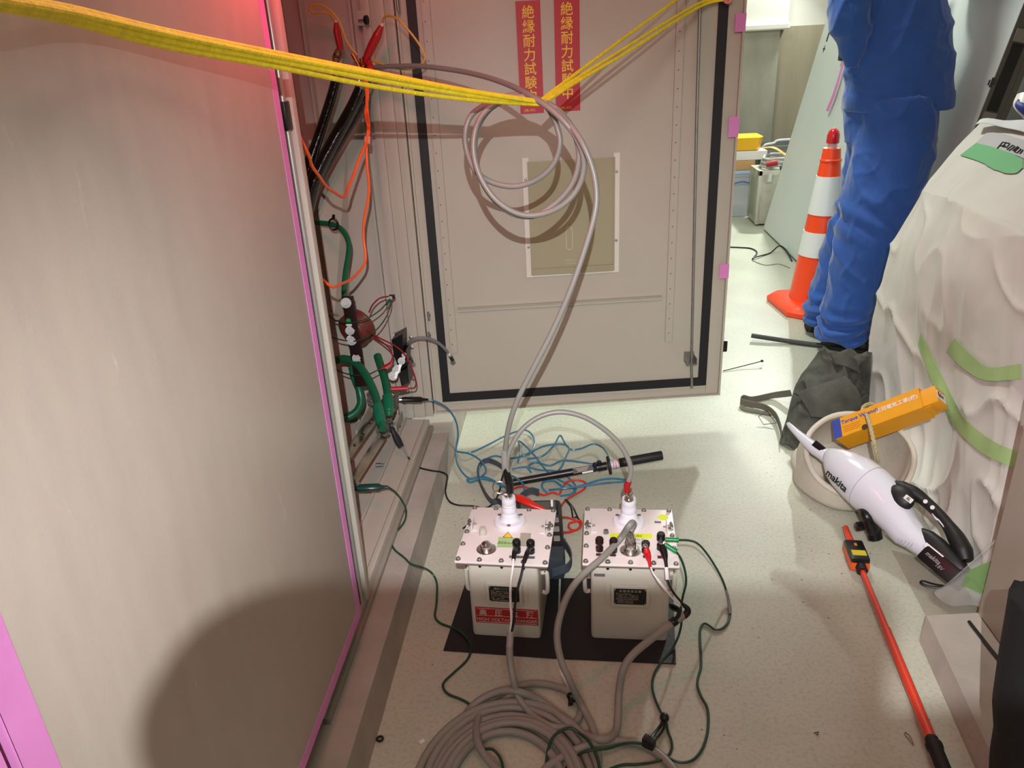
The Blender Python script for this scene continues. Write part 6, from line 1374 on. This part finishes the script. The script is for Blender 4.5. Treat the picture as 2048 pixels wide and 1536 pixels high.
floorwire('green_lead', [(776, 974, .19), (790, 984, .165), (803, 1000, .125), (812, 1020, .09), (810, 1040, .09), (798, 1058, .09), (784, 1068, .09), (780, 1078, .09), (788, 1098, .09), (808, 1115, .09), (822, 1128, .092), (842, 1134, .088), (856, 1140, .03), (868, 1152, .006), (874, 1170), (873, 1205), (870, 1232), (880, 1246), (900, 1254), (918, 1262, .007), (935, 1278, .007), (942, 1296, .007), (934, 1320), (908, 1345), (890, 1362), (886, 1374), (896, 1388), (920, 1398), (938, 1408), (945, 1418)], .0026, GREENW, 'dark green lead snaking from the green clip over the plinth past left mat')
g2 = thing('green_lead', 'dark green lead from the upper green plug running right then back to the cable coil', 'wire', _W(1400, 1300, z=0))
gp2 = [(1323, 1078, .232), (1340, 1078, .232)]
MB().tube([_W(1322, 1078, z=.235), _W(1330, 1079, z=.235)], .0022, 8).obj('pin', CHROME, g2)
BGP = mat('bright_green_plug', '#17803e', .35)
MB().tube([_W(1331, 1079, z=.235), _W(1354, 1080, z=.235)], .0048, 12).obj('plug', BGP, g2); MB().tube([_W(1354, 1080, z=.235), _W(1357, 1080, z=.235)], .0056, 12).obj('plug_collar', BGP, g2)
def fw(pts, r, m, name, parent): return MB().tube(spl([_W(p[0], p[1], z=(p[2] if len(p) > 2 else r + .001)) for p in pts], 7), r, 8).obj(name, m, parent)
fw([(1356, 1080, .235), (1378, 1081, .215), (1395, 1087, .18), (1412, 1105, .14), (1430, 1132, .09), (1444, 1158, .05), (1453, 1183, .02), (1459, 1207, .006), (1461, 1225), (1456, 1244), (1444, 1257), (1430, 1259), (1417, 1250), (1408, 1247), (1401, 1256), (1400, 1275), (1402, 1310), (1402, 1335), (1397, 1352), (1395, 1370), (1402, 1392), (1414, 1414), (1417, 1440), (1414, 1470), (1403, 1500), (1385, 1520), (1362, 1525), (1340, 1517), (1310, 1496), (1282, 1487, .018), (1250, 1487, .022), (1215, 1497, .03), (1175, 1502, .03), (1150, 1515, .014), (1130, 1540), (1115, 1570)], .0026, GREENW, 'wire', g2)
fw([(1452, 1180, .022), (1457, 1200, .011), (1460, 1228, .005)], .0036, mat('grey_heatshrink', '#8e8a90', .4), 'heat_shrink', g2)
g3 = thing('green_lead', 'dark green lead from the lower green plug dropping beside right box to black strap', 'wire', _W(1330, 1400, z=0))
MB().tube([_W(1322, 1084, z=.232), _W(1330, 1089, z=.23)], .0022, 8).obj('pin', CHROME, g3)
MB().tube([_W(1330, 1089, z=.23), _W(1349, 1101, z=.222)], .0048, 12).obj('plug', BGP, g3); MB().tube([_W(1349, 1101, z=.222), _W(1353, 1103, z=.221)], .0058, 12).obj('plug_collar', BGP, g3)
fw([(1351, 1102, .222), (1362, 1118, .20), (1370, 1142, .17), (1372, 1166, .14), (1366, 1192, .11), (1362, 1216, .085), (1363, 1244, .05), (1357, 1272, .02), (1343, 1300, .006), (1322, 1325), (1308, 1350), (1305, 1375), (1312, 1402), (1324, 1428), (1332, 1442), (1336, 1462), (1343, 1482), (1343, 1500), (1332, 1515), (1310, 1524, .018), (1275, 1529, .006), (1245, 1530), (1220, 1538)], .0026, GREENW, 'wire', g3)
vs_ = MB(); vs_.tube(spl([_W(1330, 1434, z=.010), _W(1322, 1450, z=.006), _W(1308, 1468, z=.006), _W(1297, 1484, z=.014), _W(1302, 1488, z=.016), _W(1316, 1474, z=.010), _W(1328, 1456, z=.010), _W(1331, 1438, z=.012)], 5), .0032, 8, flat=.6); vs_.ell(_W(1329, 1435, z=.010), V((.009, 0, 0)), V((0, .010, 0)), V((0, 0, .009)), 12, 8); vs_.obox(_W(1298, 1486, z=.02), V((.010, -.006, 0)), V((.004, .007, 0)), V((0, 0, .012)), .003)
vs_.obj('strap', BLACKW, g3)
floorwire('green_loop_wire', [(1092, 1550), (1093, 1520), (1098, 1492, .02), (1108, 1472, .03), (1125, 1460, .034), (1142, 1457, .034), (1160, 1467, .03), (1178, 1483, .034), (1190, 1505, .03), (1198, 1530, .025), (1199, 1560, .02)], .0028, GREENW, 'dark green wire looping over the grey cables at the bottom')
floorwire('green_end_wire', [(968, 1498, .03), (985, 1499, .026), (998, 1512, .022), (1005, 1530, .022), (1007, 1550, .022)], .0028, GREENW, 'short dark green wire lying over the cable coil')
vt2 = thing('hook_and_loop_tie', 'small black strap tying the grey cable loop above the coil', 'cable tie', _W(1143, 1400, z=0))
q = _W(1145, 1396, z=.011); MB().tube([q + V((math.cos(a) * .009, -.003 * math.cos(a), math.sin(a) * .0095 + .002)) for a in [2 * math.pi * k / 16 for k in range(16)]], .0028, 6, closed=True).obj('loop', BLACKW, vt2); MB().obox(_W(1141, 1404, z=.010), V((.005, .001, 0)), V((0, .007, 0)), V((0, 0, .004)), .002).obj('tail', BLACKW, vt2)
wp = thing('white_plug', 'white plastic plug lying by the grey cable below the mats', 'plug', _W(1138, 1366, z=0))
w0, w1 = _W(1127, 1350, z=.010), _W(1150, 1384, z=.010); d = (w1 - w0); MB().obox((w0 + w1) / 2, d / 2, d.cross(V((0, 0, 1))).normalized() * .0075, V((0, 0, .0075)), .003).obj('plug_body', WHITEP, wp); MB().tube([w0, w0 - d * .25], [.006, .004], 10).obj('neck', WHITEP, wp)
# blue wires
BW = [[(855, 799, .235), (872, 803, .225), (895, 817, .185), (911, 840, .13), (916, 868, .07), (912, 900, .012), (914, 925), (925, 945), (940, 957), (960, 953), (985, 960), (1005, 975)],
      [(913, 903), (940, 905), (975, 890), (1010, 872), (1045, 860), (1063, 868), (1069, 888), (1060, 904), (1038, 914), (1015, 917), (990, 912), (970, 920), (958, 935), (957, 950)],
      [(913, 903), (940, 908), (962, 922), (972, 940), (962, 953), (943, 957), (934, 960), (942, 964), (965, 958), (1000, 968), (1030, 990)],
      [(1020, 917), (1050, 911), (1085, 893), (1122, 888), (1138, 896), (1132, 914), (1122, 935), (1105, 950)],
      [(1036, 925), (1041, 900), (1037, 882), (1052, 893), (1070, 912), (1085, 932), (1100, 948), (1122, 962), (1142, 972), (1150, 985), (1138, 994)],
      [(1055, 918), (1085, 912), (1108, 890), (1120, 871), (1130, 886), (1142, 899), (1162, 897), (1186, 888), (1205, 895), (1216, 910, .03), (1219, 920, .05)],
      [(1062, 945), (1056, 934), (1070, 925), (1100, 931), (1125, 921), (1160, 924), (1185, 928, .02)],
      [(1024, 938), (1050, 934), (1080, 940), (1115, 943), (1140, 958), (1152, 976), (1142, 988), (1120, 992)],
      [(1094, 986), (1084, 974), (1088, 964), (1108, 962), (1130, 975), (1160, 972), (1195, 961), (1225, 957), (1255, 960)],
      [(1098, 980), (1125, 977), (1165, 972), (1210, 966), (1252, 963)],
      [(1010, 945), (1030, 955), (1046, 968), (1048, 985), (1038, 1000)]]
BL_ = ['clear blue wire from the black ground clip sweeping down onto the floor', 'clear blue wire making the large rear loop of the tangle', 'clear blue wire curling in a small loop at the tangle left end', 'clear blue wire bending around behind the black rod', 'clear blue wire zigzagging down through the middle of the tangle', 'clear blue wire peaking sharply then ending at the rod disc', 'clear blue wire running along the black rod to its knobs', 'clear blue wire sagging over the lower part of the tangle', 'upper of two clear blue wires stretching right to the right insulator', 'lower of two clear blue wires stretching right to the right insulator', 'short clear blue wire disappearing behind the left insulator']
for pts, lb in zip(BW, BL_):
    hgt = .004 + .006 * BW.index(pts) % .02
    floorwire('blue_wire', [p if len(p) > 2 else (p[0], p[1], .004 + (hgt if 0 < i < len(pts) - 1 else 0)) for i, p in enumerate(pts)], .0029, BLUEW, lb, 'tangled clear blue wires')
# black high voltage rod with disc guard
rodt = thing('detector_rod', 'black insulated test rod with disc guard lying on the floor behind the boxes', 'test rod', _W(1180, 940, z=0))
ra, rb_, rc_, rd = _W(1020, 966, z=.016), _W(1205, 933, z=.055), _W(1238, 926, z=.062), _W(1325, 911, z=.080); rdv = (rd - ra).normalized()
MB().cyl(ra, rb_, .0108, .0112, n=20).obj('lower_tube', BLACKP, rodt)
ht = MB(); ht.lathe(rc_, rdv, [(.0125, 0), (.0135, .002), (.0135, (rd - rc_).length - .003), (.012, (rd - rc_).length), (0, (rd - rc_).length)], 24); ht.obj('handle_tube', BLACKR, rodt)
MB().lathe(_W(1215, 931, z=.057), rdv, [(.009, 0), (.0265, .001), (.0275, .004), (.0265, .008), (.012, .009)], 32).obj('disc_guard', BLACKR, rodt)
MB().cyl(_W(1221, 930, z=.058), rc_, .0124, n=20).obj('pink_label', mat('pale_pink_label', '#dcc0c8', .5), rodt)
for px in (1226, 1231): 
    rr = _W(px, 929, z=.059); MB().cyl(rr, rr + rdv * .0015, .01255, n=20).obj('label_stripe', mat('grey_ink', '#6a6670', .5), rodt)
MB().cyl(_W(1196, 935, z=.053), _W(1213, 931.5, z=.056), .0125, n=16).obj('clamp_block', BLACKP, rodt)
for (px, py) in ((1190, 927), (1198, 923)):
    k_ = MB(); k_.lathe(_W(px, py + 8, z=.058), (0, -.15, 1), [(.0055, 0), (.0055, .006), (.0075, .007), (.0075, .014), (0, .015)], 14); k_.obj('terminal_knob', mat('navy_knob', '#15162e', .3), rodt)
for dy in (-3, 3): MB().cyl(_W(1203, 931 + dy, z=.064), _W(1216, 928 + dy, z=.066), .0022, n=10).obj('silver_stud', CHROME, rodt)
rn = V((.05, -.75, .66)); ru = rdv; rt_ = (rn - ru * rn.dot(ru)).normalized(); rup = rt_.cross(ru); rup = rup if rup.z > 0 else -rup
pc = (_W(1142, 944, z=.04) + _W(1190, 936, z=.05)) / 2; pc = ra + ru * ((pc - ra).dot(ru))
pb_ = MB().obox(pc + rt_ * .0112, ru * .030, rup * .0085, rt_ * .0006).obj('rating_plate', PLATE, rodt, smooth=0)
bd4 = MB(); bd4.tube([pc + rt_ * .0122 + ru * (.029 * a_) + rup * (.0078 * b_) for a_, b_ in ((-1, -1), (1, -1), (1, 1), (-1, 1))], .0004, 4, closed=True); bd4.obj('plate_border', INKW, pb_)
for r_ in range(3): MB().obox(pc + rt_ * .0119 + rup * (.004 - .004 * r_) - ru * .002, ru * (.020 - .003 * r_), rup * .0008, rt_ * .0003).obj('printed_line', INKW, pb_, smooth=0)
MB().obox(pc + rt_ * .008 - rup * .0095 + ru * .012, ru * .016, rup * .003, rt_ * .0012).obj('paper_sticker', WHITEP, rodt, smooth=0)
# tester case behind the boxes
TCM = mat('dark_slate_case', '#33383d', .5, bump=.1, bscale=300)
tc = thing('insulation_tester', 'dark slate tester case with straps on the floor behind and between the boxes', 'tester', V((-.06, 1.66, 0)))
tca = .05
def trot(x, y, z): return V((-.098 + x * math.cos(tca) - y * math.sin(tca), 1.645 + x * math.sin(tca) + y * math.cos(tca), z))
def tbox(mb, x0, x1, y0, y1, z0, z1, bev=0):
    c = trot((x0 + x1) / 2, (y0 + y1) / 2, (z0 + z1) / 2); return mb.obox(c, (trot(x1, 0, 0) - trot(x0, 0, 0)) / 2, (trot(0, y1, 0) - trot(0, y0, 0)) / 2, V((0, 0, (z1 - z0) / 2)), bev)
tbox(MB(), -.062, .062, -.135, .125, .006, .075, .014).obj('case', TCM, tc)
mb = MB(); tbox(mb, -.052, .052, .05, .112, .0745, .078, .003); mb.obj('display_bezel', BLACKP, tc)
mb = MB(); tbox(mb, -.046, .046, .056, .106, .0775, .0785); mb.obj('display_glass', mat('dull_lcd', '#4b534b', .15), tc)
mb = MB(); tbox(mb, .030, .058, -.09, .04, .0745, .079, .003); mb.obj('button_row', BLACKP, tc)
for k in range(3):
    mb = MB(); tbox(mb, .036, .052, -.075 + k * .04, -.055 + k * .04, .078, .082, .002); mb.obj('key', mat('key_grey', '#8a8a80', .5), tc)
mb = MB(); mb.lathe(trot(.0, -.03, .075), (0, 0, 1), [(.022, 0), (.021, .010), (.008, .012), (0, .012)], 24); mb.obj('rotary_dial', BLACKP, tc)
ribbon([trot(.060, -.05, .05), W(1125, 1082, z=.06), W(1138, 1100, z=.06), W(1143, 1118, z=.06), W(1136, 1134, z=.055), W(1118, 1142, z=.05), W(1104, 1146, z=.05)], .011, STRAPG, 'carrying_strap', tc)
ribbon([trot(-.055, .06, .05), W(1000, 1004, z=.03), W(985, 1004, z=.02), W(972, 990, z=.014), W(960, 965, z=.014), W(955, 945, z=.014), W(961, 928, z=.014), W(975, 921, z=.016), W(992, 926, z=.016), W(1004, 934, z=.012)], .0085, STRAPG, 'carrying_strap', tc)
ribbon([W(1030, 1005, z=.07), W(1045, 990, z=.075), W(1062, 981, z=.08), W(1078, 984, z=.08)], .009, STRAPG, 'carrying_strap', tc)
# red leads
rl = thing('red_lead', 'red test lead with a large red clip curling between the two boxes', 'wire', _W(1130, 1000, z=0))
RW2 = mat('bright_red_lead', '#c4301c', .4)
fw([(1024, 978, .03), (1042, 973, .02), (1062, 978, .008), (1085, 990, .008), (1105, 985, .008), (1118, 988, .008), (1125, 975, .012), (1136, 963, .016), (1155, 960, .016), (1171, 966, .014), (1168, 978, .012), (1148, 990, .014), (1132, 1000, .02), (1122, 1012, .03), (1112, 1022, .05), (1106, 1032, .06)], .0030, RW2, 'wire', rl)
fw([(1118, 1034, .05), (1138, 1036, .02), (1156, 1043, .01), (1161, 1050, .01), (1153, 1060, .012), (1140, 1058, .012), (1138, 1048, .014), (1150, 1043, .016), (1162, 1042, .016), (1160, 1055, .012), (1140, 1064, .02), (1118, 1064, .04), (1106, 1062, .06)], .0030, RW2, 'wire', rl)
ck = MB().tube([_W(1027, 992, z=.10), _W(1040, 997, z=.10), _W(1052, 1003, z=.098), _W(1070, 1012, z=.092), _W(1092, 1020, z=.085)], [.008, .0135, .0135, .0095, .004], 14, flat=.7).obj('clip_boot', mat('bright_red_clip', '#d3261c', .3), rl)
bs = MB(); bs.tube(spl([_W(1133, 1000, z=.05), _W(1146, 1015, z=.03), _W(1156, 1036, z=.012), _W(1162, 1042, z=.012), _W(1152, 1034, z=.012), _W(1146, 1036, z=.012), _W(1142, 1014, z=.03), _W(1130, 998, z=.05)], 5), .0030, 8, flat=.6); solo(bs, 'black_strap', BLACKW, 'black elastic strap stretched between the tester and right box', 'strap')
# floor bits
nt = MB(); q = _W(760, 1480, z=.002); nt.tube([q + V((math.cos(a) * .0055, math.sin(a) * .0055, .003)) for a in [2 * math.pi * k / 20 for k in range(20)]], .0022, 8, closed=True); solo(nt, 'washer', BLACKP, 'small dark washer on the floor at the lower left of the plinth', 'washer')
solo(MB().prism([_W(838, 1483, z=.001), _W(848, 1477, z=.001), _W(850, 1484, z=.001), _W(842, 1489, z=.001)], (0, 0, .0008)), 'paper_scrap', WHITEP, 'tiny white paper scrap on the floor left of the cable coil', 'paper', smooth=0)
zt2 = MB(); zt2.tube(spl([_W(1811, 1465, z=.002), _W(1820, 1472, z=.002), _W(1827, 1490, z=.002), _W(1815, 1475, z=.002), _W(1809, 1468, z=.002), _W(1812, 1464, z=.002)], 4), .0010, 5); solo(zt2, 'wire_loop', mat('tan_wire', '#8a7a58', .5), 'small bent wire loop on the floor beside the detector stick grip', 'wire')
z3 = MB(); z3.tube([_W(1628, 1466, z=.002), _W(1638, 1464, z=.002), _W(1634, 1470, z=.002)], .0009, 5); solo(z3, 'wire_clipping', BLACKP, 'tiny wire clipping on the floor left of the detector stick', 'wire')
bolt_ = MB(); bolt_.tube([_W(926, 1057, z=.004), _W(934, 1051, z=.004)], .0025, 6); solo(bolt_, 'dark_chip', BLACKP, 'tiny dark chip on the floor left of the left test box', 'debris')
# red warning lamp that gives the red glow above the left leaf edge
rlp = thing('red_warning_lamp', 'red warning lamp hung above the frame beside the left leaf edge', 'lamp', V((-.33, 1.21, 1.53)))
MB().lathe((-.33, 1.21, 1.53), (0, 0, 1), [(.03, 0), (.034, .01), (.034, .05), (.012, .06), (.012, .14), (0, .14)], 24).obj('lamp_base', BLACKP, rlp)
